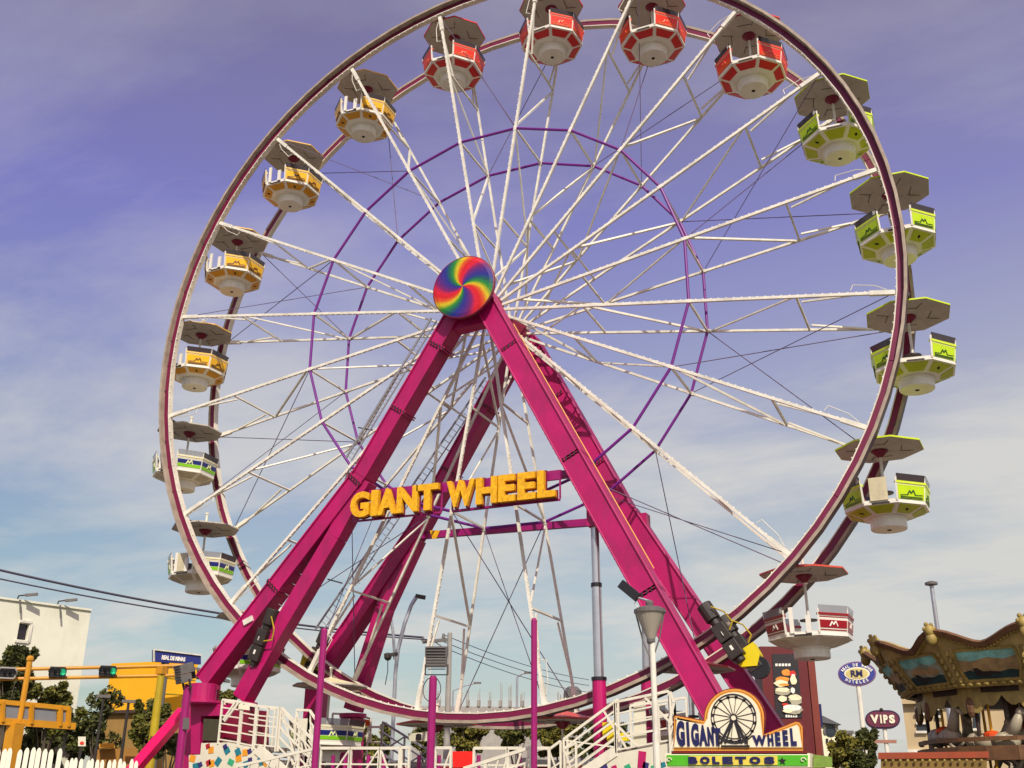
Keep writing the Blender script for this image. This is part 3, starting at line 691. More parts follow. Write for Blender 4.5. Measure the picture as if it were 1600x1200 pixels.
# ---- left platform
PL = YP(-3.6); PB = YP(-2.5)
lp = thing('left_loading_platform', 'left loading platform with confetti panel, white railings and stairs', 'platform', (PL.at(370, 1165).x, -3, 0))
P = Part(lp)
zt_ = PL.at(316, 1162).z; poly = [PL.at(x, y) for x, y in ((295, 1250), (295, 1180), (313, 1179), (314.5, 1161), (358, 1160), (397, 1168), (440, 1205), (470, 1250))]
P('front_panel', MB().prism(poly, (0, -1, 0), .06), [PANELW])
confetti(P, PL, [(325, 1166, 6, 6, .3, 0), (330, 1172, 8, 8, .1, 1), (352, 1167, 6, 6, .5, 3), (355, 1173, 8, 8, .6, 2), (372, 1175, 8, 9, .5, 2), (383, 1176, 8, 8, .1, 1), (390, 1174, 6, 6, .4, 3),
 (301, 1185, 9, 8, -.2, 1), (326, 1192, 7, 7, .4, 0), (331, 1193, 8, 8, .2, 1), (341, 1190, 8, 10, -.6, 2), (361, 1191, 9, 7, -.4, 4), (373, 1185, 9, 8, .2, 1), (385, 1194, 9, 8, .3, 2), (391, 1187, 6, 5, .2, 3), (306, 1197, 9, 7, .2, 2), (313, 1195, 6, 6, .5, 3), (416, 1191, 8, 10, -.5, 1), (407, 1190, 8, 10, .3, 2)])
P('deck', MB().prism([PL.at(x, y)+Vector((0, .1, 0)) for x, y in ((344, 1158), (404, 1166), (404, 1170), (344, 1162))], (0, -1, 0), 1.5), [DECK])
h_ = .95
a1, a2, a3, a4 = PL.at(348, 1093), PL.at(401, 1102), PL.at(436, 1106), PB.at(470, 1112)
hh = a1.z - PL.at(345, 1155).z
P('railing', rail_mesh(MB(), [a1, PL.at(378, 1097)], hh, 5, 1.4), [RAILW])
P('railing', rail_mesh(MB(), [PL.at(380, 1098), a2], hh, 4, .3), [RAILW])
P('railing', rail_mesh(MB(), [PL.at(403, 1103), a3], hh*.95, 4, .3), [RAILW])
P('railing', rail_mesh(MB(), [YP(-2.6).at(352, 1096), YP(-2.6).at(430, 1108)], hh, 3, .5), [RAILW])
gate = MB(); g0, g1 = PL.at(352, 1097), PL.at(368, 1097)
gate.bar(g1, PL.at(349, 1125), .05, .05).bar(PL.at(374, 1097), PL.at(351, 1127), .05, .05)
P('gate_brace', gate, [RAILW])
P('notice_board', MB().prism([PL.at(x, y)+Vector((0, -.05, 0)) for x, y in ((375, 1101), (391, 1103), (391, 1110), (374, 1108))], (0, -1, 0), .03), [SIGNC])
# stairs down to the right
for yy, nm in ((-3.6, 0), (-2.5, 1)):
    q = YP(yy); top = [q.at(404, 1103+nm*4), q.at(442, 1105+nm*3), q.at(505, 1172+nm*4)]
    P('stair_railing', rail_mesh(MB(), [q.at(440, 1106+nm*3), q.at(500, 1168+nm*3)], .95, 4, .8, .045, 2), [RAILW])
    P('stringer', MB().bar(q.at(402, 1170), q.at(470, 1228), .06, .26), [RAILW])
for i in range(7):
    p = PL.at(404+i*9, 1172+i*8.2); P('step', MB().box((p.x, -3.05, p.z), (.26, 1.05, .05)), [DECK])
q = YP(-3.0)
P('railing', rail_mesh(MB(), [q.at(464, 1109), q.at(484, 1110)], 1.5, 4, .5, .045, 2), [RAILW])
P('railing', rail_mesh(MB(), [q.at(484, 1110), q.at(496, 1128)], 1.2, 5, .4, .045, 2), [RAILW])
P('panel_box', MB().box(q.at(476, 1140), (.18, .1, .55)), [PANELW])
# ---- centre queue rails
QY = YP(-5.2)
qr = thing('queue_railing', 'white queue railing with slanting bars along the foot of the wheel', 'railing', (QY.at(570, 1168).x, -5.2, 0))
P = Part(qr); qh = 1.05
segs = [((372, 1197), (500, 1168), 3), ((502, 1169), (547, 1169), 1), ((549, 1169), (593, 1169), 1), ((595, 1169), (625, 1169), 2), ((628, 1168), (640, 1168), 0), ((681, 1168.5), (705, 1168.5), 1), ((741, 1169), (792, 1169), 0), ((794, 1169), (858, 1169), 0)]
for (x0, y0), (x1, y1), d in segs:
    P('railing', rail_mesh(MB(), [QY.at(x0, y0), QY.at(x1, y1)], qh, 3, .62, .05, d), [RAILW])
P('railing', rail_mesh(MB(), [YP(-5.6).at(725, 1201), YP(-5.6).at(829, 1168)], qh*.8, 3, .5, .055, 3), [RAILW])
for x in (521, 540, 576, 600, 627, 655, 686, 748, 812): 
    p = YP(-4.4).at(x, 1180); P('stub_post', MB().tube((p.x, p.y, 0), p, .05, 8), [PURPLE])
# ---- right platform
PR = YP(-3.4); PR2 = YP(-2.3)
rp_ = thing('right_loading_platform', 'right loading platform with white stairs climbing to it beside the ticket booth', 'platform', (PR.at(1000, 1165).x, -3, 0))
P = Part(rp_)
P('front_panel', MB().prism([PR.at(x, y) for x, y in ((905, 1215), (958, 1178), (1046, 1161), (1055, 1161), (1055, 1250), (905, 1250))], (0, -1, 0), .06), [PANELW])
confetti(P, PR, [(1003, 1187, 12, 24, -.12, 5), (1009, 1196, 9, 9, -.3, 3), (981, 1199, 9, 8, .4, 4), (943, 1198, 12, 10, .3, 3), (1030, 1193, 7, 6, .2, 5), (1036, 1195, 8, 7, .3, 2), (1022, 1199, 9, 6, .2, 4), (960, 1200, 8, 7, .3, 5)])
P('deck', MB().prism([PR.at(x, y)+Vector((0, .08, 0)) for x, y in ((961, 1172), (1046, 1156), (1046, 1160), (961, 1176))], (0, -1, 0), 1.2), [DECK])
rh = PR.at(961, 1097).z-PR.at(961, 1172).z
P('railing', rail_mesh(MB(), [PR.at(961, 1097), PR.at(1045, 1080)], rh, 4, 1.0, .045), [RAILW])
P('railing', rail_mesh(MB(), [PR2.at(985, 1103), PR2.at(1072, 1090)], rh*.9, 3, .55), [RAILW])
P('railing_brace', MB().bar(PR.at(961, 1130), PR.at(996, 1166), .05, .05).bar(PR.at(943, 1110), PR.at(978, 1168), .04, .04).bar(PR.at(1008, 1090), PR.at(1045, 1126), .05, .05), [RAILW])
for yy, dx in ((-3.4, 0), (-2.5, 14)):
    q = YP(yy); P('stair_railing', rail_mesh(MB(), [q.at(881+dx*.4, 1155-dx*.3), q.at(960+dx*.4, 1097-dx*.3)], 1.0, 5, 1.3, .045, 0 if dx else 2), [RAILW])
P('stringer', MB().bar(PR.at(905, 1212), PR.at(961, 1174), .06, .22), [RAILW])
for i in range(7):
    p = PR.at(900+i*9, 1208-i*5.6); P('step', MB().box((p.x, -2.9, p.z), (.26, 1.0, .05)), [DECK])
q = YP(-3.5)
P('railing', rail_mesh(MB(), [q.at(858, 1171), q.at(876, 1158)], .9, 2, .5, .045, 2), [RAILW])
P('railing', rail_mesh(MB(), [q.at(882, 1170), q.at(900, 1161)], .9, 2, .5, .045, 2), [RAILW])
P('railing', rail_mesh(MB(), [q.at(1047, 1081), q.at(1054, 1098), q.at(1046, 1130)], .6, 2, .4, .045), [RAILW])
w_ = YP(-2.2); P('back_panel', MB().prism([w_.at(x, y) for x, y in ((990, 1098), (1008, 1095), (1010, 1165), (990, 1168))], (0, -1, 0), .05), [PANELW])
P('control_box', MB().box(w_.at(955, 1140), (.35, .25, .32)).box(w_.at(967, 1152), (.5, .3, .18)), [GUARD])

# ---- turret at the left foot
TW = YP(-3.0)
tr_ = thing('trailer_turret', 'purple steel trailer end with outrigger turret at the left legs', 'trailer', (TW.at(320, 1150).x, -3, 0))
P = Part(tr_)
c = TW.at(316, 1098); P('turret', MB().lathe([(.50, -.06), (.55, -.02), (.55, .05), (.36, .06), (.36, .5)], c, 18), [MAGENTA])
P('body', MB().prism([TW.at(x, y) for x, y in ((298, 1100), (344, 1100), (344, 1118), (314, 1119), (312, 1178), (298, 1178))], (0, -1, 0), 1.2), [MAGENTA])
P('body', MB().prism([TW.at(x, y)+Vector((0, .3, 0)) for x, y in ((330, 1104), (375, 1106), (375, 1190), (330, 1190))], (0, -1, 0), 1.0), [MAROON])
P('dark_hatch', MB().prism([TW.at(x, y)+Vector((0, -.02, 0)) for x, y in ((319, 1123), (343, 1124), (341, 1158), (317, 1157))], (0, -1, 0), .1), [mat('dark_olive_panel', (.05, .045, .02, 1), .7, .2, 5)])  # hatch plate in one even, very dark olive
# left hot pink outrigger and post
OR = YP(-5.0)
og = thing('outrigger_brace', 'hot pink outrigger arm sloping down to the left of the left legs', 'brace', (OR.at(290, 1110).x, -5, 0))
P = Part(og)
o = P('arm', MB().bar(OR.at(287, 1112), OR.at(192, 1222), .26, .26, 0, (0, 1, 0)), [HOTPINK]); bevel(o, .012)
P('gusset', MB().prism([OR.at(x, y)+Vector((0, -.02, 0)) for x, y in ((283, 1108), (293, 1108), (293, 1130), (286, 1124))], (0, -1, 0), .06), [PURPLE])

# ---- purple posts, two of them with floodlights
posts = []
for nm, tx, ty, bx, by, w, y, lab in (('light_post', 507, 982, 498, 1170, .155, -6.0, 'purple post without lamp in front of the bottom left rim'), ('light_post', 677, 1056, 670.5, 1197, .17, -6.2, 'short purple post carrying a square floodlight in the centre'),
                                   ('light_post', 834.5, 966, 831, 1197, .13, -6.2, 'tall bare purple post right of the centre, crossing the bottom rim'), ('light_post', 294, 1070, 287, 1200, .20, -6.0, 'purple post with dark floodlight beside the hot pink brace')):
    q = YP(y); a = q.at(tx, ty)
    t_ = thing(nm, lab, 'light post', (a.x, y, 0), 'purple posts along the front'); P = Part(t_)
    P('shaft', MB().tube((a.x, y, 0), (a.x, y, a.z-.05), w/2, 12).tube((a.x, y, a.z-.05), (a.x, y, a.z), w/2, 12, 0, w/3), [PURPLE])
    if tx == 294: P('label_plate', MB().prism([q.at(x, yy)+Vector((0, -w/2, 0)) for x, yy in ((290.5, 1122), (299.5, 1122), (299, 1140), (289.5, 1140))], (0, -1, 0), .02), [GREYD])
    posts.append((a, q))
def floodlight(label, a, w, h, d, tilt, rz, mate):
    f = thing('floodlight', label, 'floodlight', a); 
    def L2(mb, nm, mats, par=None):
        o = mb.build(nm, mats, par or f); return o
    bod = MB().box((0, 0, h*.74+.18), (w, d, h*.52)).box((0, .05, h*.24+.18), (w*.94, d*.8, h*.46))
    for i in range(7): bod.box((0, d*.5+.012, .2+h*(i+.5)/7), (w*.9, .05, .018))
    o = L2(bod, 'housing', [mate]); bevel(o, .02)
    L2(MB().box((0, -d*.5-.012, h*.5+.18), (w*.86, .02, h*.78)), 'lens', [BLACK])
    L2(MB().bar((-w*.52, 0, .02), (w*.52, 0, .02), .05, .02).bar((-w*.52, 0, .02), (-w*.52, 0, h*.55), .02, .05).bar((w*.52, 0, .02), (w*.52, 0, h*.55), .02, .05).bar((-w*.4, 0, .14), (w*.4, 0, .14), .02, .02), 'bracket', [DARK])
    f.rotation_euler = (tilt, 0, rz); return f
a, q = posts[1]
floodlight('grey square floodlight on the short purple centre post', a+Vector((.08, 0, 0)), .48, .44, .30, -.18, PI+.35, GREYD)
cab_ = MB()
pts = [a+Vector((-.05+.22*math.cos(t)*1.0, .05, -.28+.26*math.sin(t))) for t in [PI*.55+2*PI*i/14*.95 for i in range(15)]]
tag(cab_.path(pts, .010, 5).build('cable_loop', [DARK]), 'black cable hanging in a loop below the centre floodlight', 'cable')
a, q = posts[3]
floodlight('dark grey floodlight above the purple post by the yellow building', a+Vector((0, 0, -.12)), .42, .45, .34, -.3, PI-.5, GREYD)

# ---- conical lamp on a white pole with a spotlight above it
LY = YP(-9.5)
a = LY.at(1019, 1003); b = LY.at(1022, 1130)
lm = thing('cone_lamp', 'lamp with upturned cone shade on a cream pole before the right stairs', 'street lamp', (a.x, -9.5, 0)); P = Part(lm)
zc0, zc1 = LY.at(1019, 1003).z, LY.at(1017, 955).z; cx_ = a.x-.02
P('pole', MB().tube((a.x, -9.5, 0), (a.x, -9.5, LY.at(1022, 1147).z), .062, 12).tube((a.x, -9.5, LY.at(1022, 1147).z), (a.x, -9.5, zc0), .05, 12), [WHITE])
LAMPG = glass('lamp_shade_glass', (.50, .46, .36, 1), .72)
P('shade', MB().lathe([(.05, 0), (.255, zc1-zc0-.03), (.235, zc1-zc0-.03), (.03, .03)], (cx_, -9.5, zc0), 20), [LAMPG], smooth=False)
P('shade_ring', MB().lathe([(.25, 0), (.275, .0), (.275, .055), (.25, .055)], (cx_, -9.5, zc1-.03), 20).lathe([(.06, -.03), (.075, 0), (.075, .05), (.05, .06)], (cx_, -9.5, zc0), 12), [GREYD])
P('strut', MB().path([Vector((cx_-.26, -9.5, zc1)), Vector((cx_-.15, -9.5, zc0+.05)), Vector((cx_-.02, -9.5, zc0-.28))], .014, 6).path([Vector((cx_+.26, -9.5, zc1)), Vector((cx_+.15, -9.5, zc0+.05)), Vector((cx_+.02, -9.5, zc0-.28))], .014, 6), [GREYD])
P('top_cap', MB().lathe([(.275, 0), (.20, .04), (.08, .05)], (cx_, -9.5, zc1+.025), 20).lathe([(.06, 0), (.075, .08), (.04, .12)], (cx_, -9.5, zc1+.07), 10), [GREYD])
spt = thing('spotlight', 'black tilted spotlight on top of the cone lamp', 'spotlight', (cx_, -9.5, zc1+.15)); P = Part(spt)
e0, e1 = LY.at(970, 912), LY.at(997, 934)
P('head', MB().bar(e0, e1, .16, .10, 0, (0, 1, 0)), [BLACK]); P('arm', MB().tube(e1, Vector((cx_+.02, -9.5, zc1+.17)), .022, 8).path([e1+Vector((-.05, 0, -.03)), LY.at(992, 945), LY.at(999, 951)], .008, 5).ball(LY.at(1018, 950), .04), [STEEL])

# ================================================================== TICKET BOOTH
TB = YP(-9.0)
tbt = thing('ticket_booth', 'ticket booth sign with round wheel emblem and green BOLETOS board', 'ticket booth', (TB.at(1155, 1170).x, -9, 0)); P = Part(tbt)
def outline(grow=0.0):
    pts = [(1052.5, 1174), (1052.5, 1121), (1056, 1117.5), (1101, 1126)]
    cx0, cy0, rr0 = 1147.5, 1123, 47.5
    for i in range(0, 19):
        t = PI*(1.0-i/18*1.0); 
        pts.append((cx0+rr0*math.cos(t), cy0-rr0*math.sin(t)))
    pts += [(1193, 1147.5), (1243, 1127), (1250, 1128.5), (1255, 1136), (1255, 1174)]
    if grow:
        gx = sum(p[0] for p in pts)/len(pts); gy = 1150
        res = []
        n = len(pts)
        for i, (x, y) in enumerate(pts):
            x0, y0 = pts[i-1]; x1, y1 = pts[(i+1) % n]
            dx, dy = x1-x0, y1-y0; l = math.hypot(dx, dy); res.append((x-dy/l*grow, y+dx/l*grow))
        return res
    return pts
for g_, m_, dpt, nm in ((-.6, SIGNR, .0, 'sign_back'), (1.0, SIGNY, .010, 'sign_border'), (3.8, SIGNR, .018, 'sign_border'), (4.7, SIGNY, .026, 'sign_border'), (6.4, SIGNC, .033, 'sign_face')):
    P(nm, MB().prism([TB.at(x, y)+TB.n*dpt for x, y in outline(g_)], TB.n, .10 if g_ < 0 else .03), [m_])
lb = MB()
lift = .038
for ch, x0, x1, y0, y1 in (('G', 1059, 1072, 1126.5, 1166.5), ('I', 1075, 1079, 1128, 1166), ('G', 1082, 1094, 1130.5, 1166), ('A', 1094, 1107, 1133, 1165.5), ('N', 1107.5, 1117, 1136, 1165.5), ('T', 1116, 1128, 1138, 1165.5)):
    P('sign_letter', pxtext_mb(ch) if False else (lambda mb: (pxtext(mb, ch, TB, x0, x1, y0, y1, .012, 0, .06, lift), mb)[1])(MB()), [NAVY])
for ch, x0, x1, y0, y1 in (('W', 1177, 1199, 1149, 1165.5), ('H', 1201, 1210, 1147, 1165.5), ('E', 1213, 1221, 1144, 1165.5), ('E', 1225, 1233, 1141, 1165.5), ('L', 1237, 1246, 1138, 1165.5)):
    P('sign_letter', (lambda mb: (pxtext(mb, ch, TB, x0, x1, y0, y1, .012, 0, .06, lift), mb)[1])(MB()), [NAVY])
em = MB(); ec = TB.at(1147, 1121.5)+TB.n*.04; k_ = (TB.at(1148, 1121)-TB.at(1147, 1121)).length
def er(r, a): return ec + TB.r*(r*k_*math.cos(a)) + Z*(r*k_*math.sin(a))
for r_, w_ in ((35, .020), (31, .014)):
    for i in range(40): em.bar(er(r_, 2*PI*i/40), er(r_, 2*PI*(i+1)/40), .01, w_*1.0)
for i in range(16):
    a = 2*PI*i/16+.2; em.bar(er(5, a), er(31, a), .008, .010); em.box(er(33, a)-Z*.02, (.05, .01, .04))
for i in range(14): em.bar(er(5, 2*PI*i/14), er(5, 2*PI*(i+1)/14), .01, .018)
for s_ in (-1, 1):
    em.bar(er(4, -PI/2+s_*.6), TB.at(1147+s_*20, 1162)+TB.n*.042, .012, .045, 0, TB.r); em.bar(er(6, -PI/2+s_*.25), TB.at(1147+s_*13, 1162)+TB.n*.042, .012, .03, 0, TB.r)
    em.bar(TB.at(1147+s_*22, 1150)+TB.n*.042, TB.at(1147+s_*22, 1166)+TB.n*.042, .012, .05)
em.bar(TB.at(1128, 1166)+TB.n*.042, TB.at(1172, 1166)+TB.n*.042, .012, .03).bar(TB.at(1132, 1159)+TB.n*.042, TB.at(1164, 1159)+TB.n*.042, .012, .02)
for i in range(8):
    a0, a1_ = -PI*.75+PI/2*i/8, -PI*.75+PI/2*(i+1)/8; em.bar(er(38, a0)+Z*0, er(38, a1_), .01, .018)
P('wheel_emblem', em, [BLACKP])
GREENB = mat('booth_green_board', lin(80, 180, 30), .45, .08, 4); YELB = mat('booth_yellow_board', lin(225, 205, 80), .45, .08, 4)
P('board_frame', MB().prism([TB.at(x, y)+Vector((0, -.04, 0)) for x, y in ((1040, 1177), (1266, 1177), (1266, 1199), (1042, 1199))], TB.n, .35), [SIGNC])
P('board_band', MB().prism([TB.at(x, y)+Vector((0, -.055, 0)) for x, y in ((1043, 1180), (1263, 1180), (1263, 1196.5), (1044, 1196.5))], TB.n, .03), [GREENB])
P('board_band', MB().prism([TB.at(x, y)+Vector((0, -.065, 0)) for x, y in ((1078, 1181), (1216, 1181), (1216, 1195.5), (1078, 1195.5))], TB.n, .03), [YELB])
for ch, x0, x1 in (('B', 1078, 1092), ('O', 1096, 1111), ('L', 1115, 1126), ('E', 1131, 1147), ('T', 1151, 1168), ('O', 1173, 1190), ('S', 1196, 1212)):
    P('board_letter', (lambda mb: (pxtext(mb, ch, TB, x0, x1, 1182.5, 1194, .012, 0, .07, .072), mb)[1])(MB()), [NAVY])
st = []
for i in range(10):
    a = PI/2+2*PI*i/10; r_ = (6 if i % 2 == 0 else 2.4)*k_; st.append(TB.at(1223.5, 1189)+TB.n*.072+TB.r*(r_*math.cos(a))+Z*(r_*math.sin(a)))
P('star', MB().prism(st, TB.n, .01), [BLACKP])
for x in (1047, 1256):
    sc_ = MB(); o = TB.at(x, 1188)+TB.n*.075
    for t_ in range(12): a0, a1_ = t_/12*5.5, (t_+1)/12*5.5; sc_.bar(o+TB.r*(.05*(1-a0/7)*math.cos(a0))+Z*(.05*(1-a0/7)*math.sin(a0)), o+TB.r*(.05*(1-a1_/7)*math.cos(a1_))+Z*(.05*(1-a1_/7)*math.sin(a1_)), .01, .014)
    P('scroll', sc_, [SIGNC])
P('side_board', MB().prism([TB.at(x, y)+Vector((0, .2, 0)) for x, y in ((1268, 1178), (1297, 1182), (1297, 1198), (1268, 1199))], TB.n, .06), [mat('booth_side_board', lin(120, 150, 60), .5, .2, 14)])
P('frame_bar', MB().bar(TB.at(1050, 1176)+Vector((0, .02, 0)), TB.at(1262, 1176)+Vector((0, .02, 0)), .12, .05), [SIGNR])
bx0, bx1 = TB.at(1046, 1190).x, TB.at(1262, 1190).x
P('booth_wall', MB().box(((bx0+bx1)/2, -7.85, .8), (bx1-bx0-.1, 1.8, 1.6)), [PANELW])

# ================================================================== FAST FOOD TOWER
KP = Plane(1236, 44.0, .25)
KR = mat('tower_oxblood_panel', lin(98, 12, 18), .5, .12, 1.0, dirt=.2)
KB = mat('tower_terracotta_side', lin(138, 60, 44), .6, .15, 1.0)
k = thing('advertising_tower', 'tall dark red advertising tower with black burger poster behind the wheel', 'advertising tower', tuple(KP.at(1236, 1250)*1.0)[:2]+(0,)); P = Part(k)
pts = [KP.at(x, y) for x, y in ((1194, 1010), (1264, 1010), (1274, 1262), (1205, 1262))]
x0v, x1v = pts[0].dot(KP.r), pts[1].dot(KP.r)
zt = pts[0].z
A_ = KP.at(1194, 1100); B_ = KP.at(1267, 1100); A_.z = B_.z = 0
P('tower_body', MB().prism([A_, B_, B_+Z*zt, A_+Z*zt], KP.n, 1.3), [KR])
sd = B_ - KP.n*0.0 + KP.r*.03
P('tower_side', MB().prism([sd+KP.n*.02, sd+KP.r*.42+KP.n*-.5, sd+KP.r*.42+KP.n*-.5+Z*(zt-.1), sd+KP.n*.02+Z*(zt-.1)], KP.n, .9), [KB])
P('poster', MB().prism([KP.at(x, y)+KP.n*.03 for x, y in ((1206, 1022), (1246, 1022), (1253, 1122), (1212, 1122))], KP.n, .05), [BLACKP])
PC = {n: mat('poster_'+n, lin(*c), .45, .18, 5) for n, c in (('cream', (248, 232, 190)), ('white', (240, 238, 225)), ('orange', (235, 150, 50)), ('red', (215, 40, 25)), ('grey', (170, 165, 140)))}
lay = 0
def blob(px, py, w, h, c):
    global lay
    lay += 1; o = KP.at(px, py)+KP.n*(.04+.004*lay); kk = (KP.at(px+1, py)-KP.at(px, py)).length
    pp = [o + KP.r*(w/2*kk*math.cos(2*PI*i/14)*(1+.12*math.sin(3*i+lay))) + Z*(h/2*kk*math.sin(2*PI*i/14)*(1+.10*math.cos(2*i+lay))) for i in range(14)]
    P('poster_print', MB().prism(pp, KP.n, .003), [PC[c]])
for v_ in ((1228, 1051, 14, 10, 'orange'), (1238, 1053, 10, 10, 'red'), (1239, 1056, 6, 5, 'white'), (1222, 1062, 22, 9, 'orange'), (1220, 1068, 22, 10, 'cream'), (1224, 1070, 16, 4, 'orange'), (1239, 1063, 10, 14, 'cream'), (1222, 1081, 24, 11, 'grey'), (1222, 1078, 22, 7, 'cream'),
           (1238, 1079, 7, 9, 'white'), (1222, 1092, 14, 9, 'cream'), (1242, 1094, 20, 16, 'grey'), (1241, 1090, 20, 9, 'cream'), (1226, 1101, 10, 4, 'red'), (1238, 1109, 30, 14, 'grey'), (1237, 1106, 30, 9, 'white'), (1230, 1111, 16, 6, 'cream')): blob(*v_)
bx_ = MB()
for x0, x1, y0, y1 in ((1211, 1236, 1037, 1041), (1227, 1246, 1117, 1121)):
    for i in range(5):
        xa = x0+(x1-x0)*i/5; bx_.prism([KP.at(x, y)+KP.n*.045 for x, y in ((xa, y0), (xa+(x1-x0)/5*.75, y0), (xa+(x1-x0)/5*.75, y1), (xa, y1))], KP.n, .004)
tag(P('poster_line', bx_, [PC['white']]), kind='stuff')

# ================================================================== CAROUSEL
CD = 33.0; hc = ray(1640, 1200); hd = Vector((hc.x, hc.y, 0)).normalized(); CC = Vector((CAM.x, CAM.y, 0)) + hd*CD
GOLD = mat('carousel_old_gold', lin(156, 136, 70), .55, .30, 3.0, .3, dirt=.55, dirtc=(.05, .03, .015, 1))
GOLDD = mat('carousel_cornice_brown', lin(110, 78, 48), .55, .3, 4.0, .3, dirt=.5, dirtc=(.03, .015, .01, 1))
TAN = mat('carousel_ochre_board', lin(176, 156, 96), .6, .28, 1.6, .15, dirt=.5, dirtc=(.09, .05, .02, 1))
PAINTS = {n: mat('carousel_painting_'+n, lin(*c), .6, .45, 3.0, dirt=.55, dirtc=dc) for n, c, dc in (('teal', (130, 200, 192), (.30, .24, .12, 1)), ('sea', (25, 60, 62), (.02, .03, .03, 1)), ('sand', (165, 140, 95), (.24, .16, .08, 1)), ('cloud', (150, 160, 140), (.15, .25, .25, 1)))}
CEIL = mat('carousel_dark_wood', (.035, .018, .01, 1), .7, .3, 3)
ca = thing('carousel', 'old gold carousel with painted rounding boards and wavy cornice', 'carousel', tuple(CC)); P = Part(ca)
kk = (CD-4.6)/FOC
def zpx(py): return 1.6 + (1254-py)*kk
# rounding boards: faces of a twelve sided drum, corner radius from the picture
NB = 12; CRT, CRB = 4.10, 3.40; base = math.atan2(-hd.y, -hd.x)
th0 = base - math.radians(30.5)                                             # corner seen at column 1465
def cp(r, a, z): return Vector((CC.x + r*math.cos(a), CC.y + r*math.sin(a), z))
zbt, ztp = 4.35, 5.33
for i in range(NB):
    a0, a1_ = th0 + 2*PI*i/NB, th0 + 2*PI*(i+1)/NB
    n_ = 12; up_, lo_ = [], []
    def surf(u, v, lift=0.0):
        r_ = CRB + (CRT-CRB)*v + lift
        p = cp(r_, a0, 0).lerp(cp(r_, a1_, 0), u); p.z = zbt + (ztp-zbt)*v; return p
    def crest(u): return 1.0 + .16*math.sin(PI*2*(u-.02))*(-1 if False else 1)*0.0 + .36*(abs(math.cos(PI*u))**1.7)
    top = [surf(j/n_, crest(j/n_)) for j in range(n_+1)]; bot = [surf(j/n_, 0) for j in range(n_+1)]
    nn = (bot[-1]-bot[0]).cross(top[0]-bot[0]).normalized()
    if nn.x*(bot[0].x-CC.x)+nn.y*(bot[0].y-CC.y) < 0: nn = -nn
    mb = MB(); b_ = len(top)
    vs_ = bot + top + [p-nn*.12 for p in bot] + [p-nn*.12 for p in top]
    fs_ = []
    for j in range(n_):
        fs_ += [(j, j+1, b_+j+1, b_+j), (2*b_+j+1, 2*b_+j, 3*b_+j, 3*b_+j+1), (b_+j, b_+j+1, 3*b_+j+1, 3*b_+j), (j+1, j, 2*b_+j, 2*b_+j+1)]
    mb.add(vs_, fs_); P('rounding_board', mb, [TAN])
    vis = Vector((nn.x, nn.y)).normalized().dot(Vector((CAM.x-CC.x, CAM.y-CC.y)).normalized()) > -.25
    if not vis: continue
    co_ = MB()
    for j in range(n_):
        co_.bar(top[j]+nn*.05, top[j+1]+nn*.05, .15, .10, 0, nn); 
    P('cornice', co_, [GOLDD])
    cb_ = MB()
    for j in range(2*n_):
        u = (j+.5)/(2*n_); p = surf(u, crest(u)-.10)+nn*.05; cb_.ball(p, .045, 0, 6, 4)
    for j in range(n_): cb_.bar(surf(j/n_, crest(j/n_)-.135)+nn*.03, surf((j+1)/n_, crest((j+1)/n_)-.15)+nn*.03, .045, .045)
    tag(P('cornice_bead', cb_, [GOLD]), kind='stuff')
    fr_ = MB()
    for (u0_, v0_), (u1_, v1_) in (((.15, .16), (.85, .16)), ((.85, .16), (.89, .5)), ((.89, .5), (.85, .88)), ((.85, .88), (.15, .88)), ((.15, .88), (.11, .5)), ((.11, .5), (.15, .16))):
        fr_.bar(surf(u0_, v0_)+nn*.03, surf(u1_, v1_)+nn*.03, .06, .05, 0, nn)
    pnl = P('painting_frame', fr_, [GOLD])
    def scene_poly(pts_, m_, lf): return P('painting', MB().prism([surf(u, v)+nn*lf for u, v in pts_], nn, .01), [m_], pnl)
    scene_poly([(.15, .16), (.85, .16), (.89, .5), (.85, .88), (.15, .88), (.11, .5)], PAINTS['cloud'] if i % 2 else PAINTS['sand'], .012)
    scene_poly([(.13, .66), (.3, .60), (.5, .68), (.7, .62), (.87, .70), (.845, .87), (.155, .87)], PAINTS['teal'], .018)
    scene_poly([(.155, .17), (.845, .17), (.865, .34), (.75, .38), (.6, .33), (.48, .36), (.36, .31), (.24, .40), (.135, .36)], PAINTS['sea'], .018)
    scene_poly([(.22, .40), (.34, .46), (.45, .41), (.7, .38), (.80, .47), (.66, .57), (.55, .55), (.42, .61), (.28, .55)], PAINTS['sand'], .024)
    scene_poly([(.30, .26), (.46, .24), (.50, .30), (.62, .29), (.60, .34), (.40, .36), (.33, .45), (.28, .44)], BLACKP, .028)
    lw = MB()                                                                # relief leaves along the lower edge and swags
    for j in range(9):
        u = (j+.5)/9; lw.ball(surf(u, .08)+nn*.03, .09, 0, 7, 4, (1, 1, .6))
    for u in (.06, .94):
        for v in (.2, .36, .52, .68, .84): lw.ball(surf(u, v)+nn*.02, .085, 0, 6, 4, (.8, .8, 1.1))
    tag(P('carved_leaf', lw, [GOLD]), kind='stuff')
    sw = MB()                                                                # scalloped valance under the board
    zv = zbt - .02; m_n = 16; tp = []; bt = []
    for j in range(m_n+1):
        u = j/m_n; p = surf(u, 0, -.25); q_ = p.copy(); q_.z = zv - (.18 + .30*abs(math.cos(PI*u*1.0))**1.2 + .14*abs(math.sin(PI*u*4))); p.z = zv+.05; tp.append(p); bt.append(q_)
    v_ = tp+bt+[p-nn*.08 for p in tp]+[p-nn*.08 for p in bt]; c_ = m_n+1; f_ = []
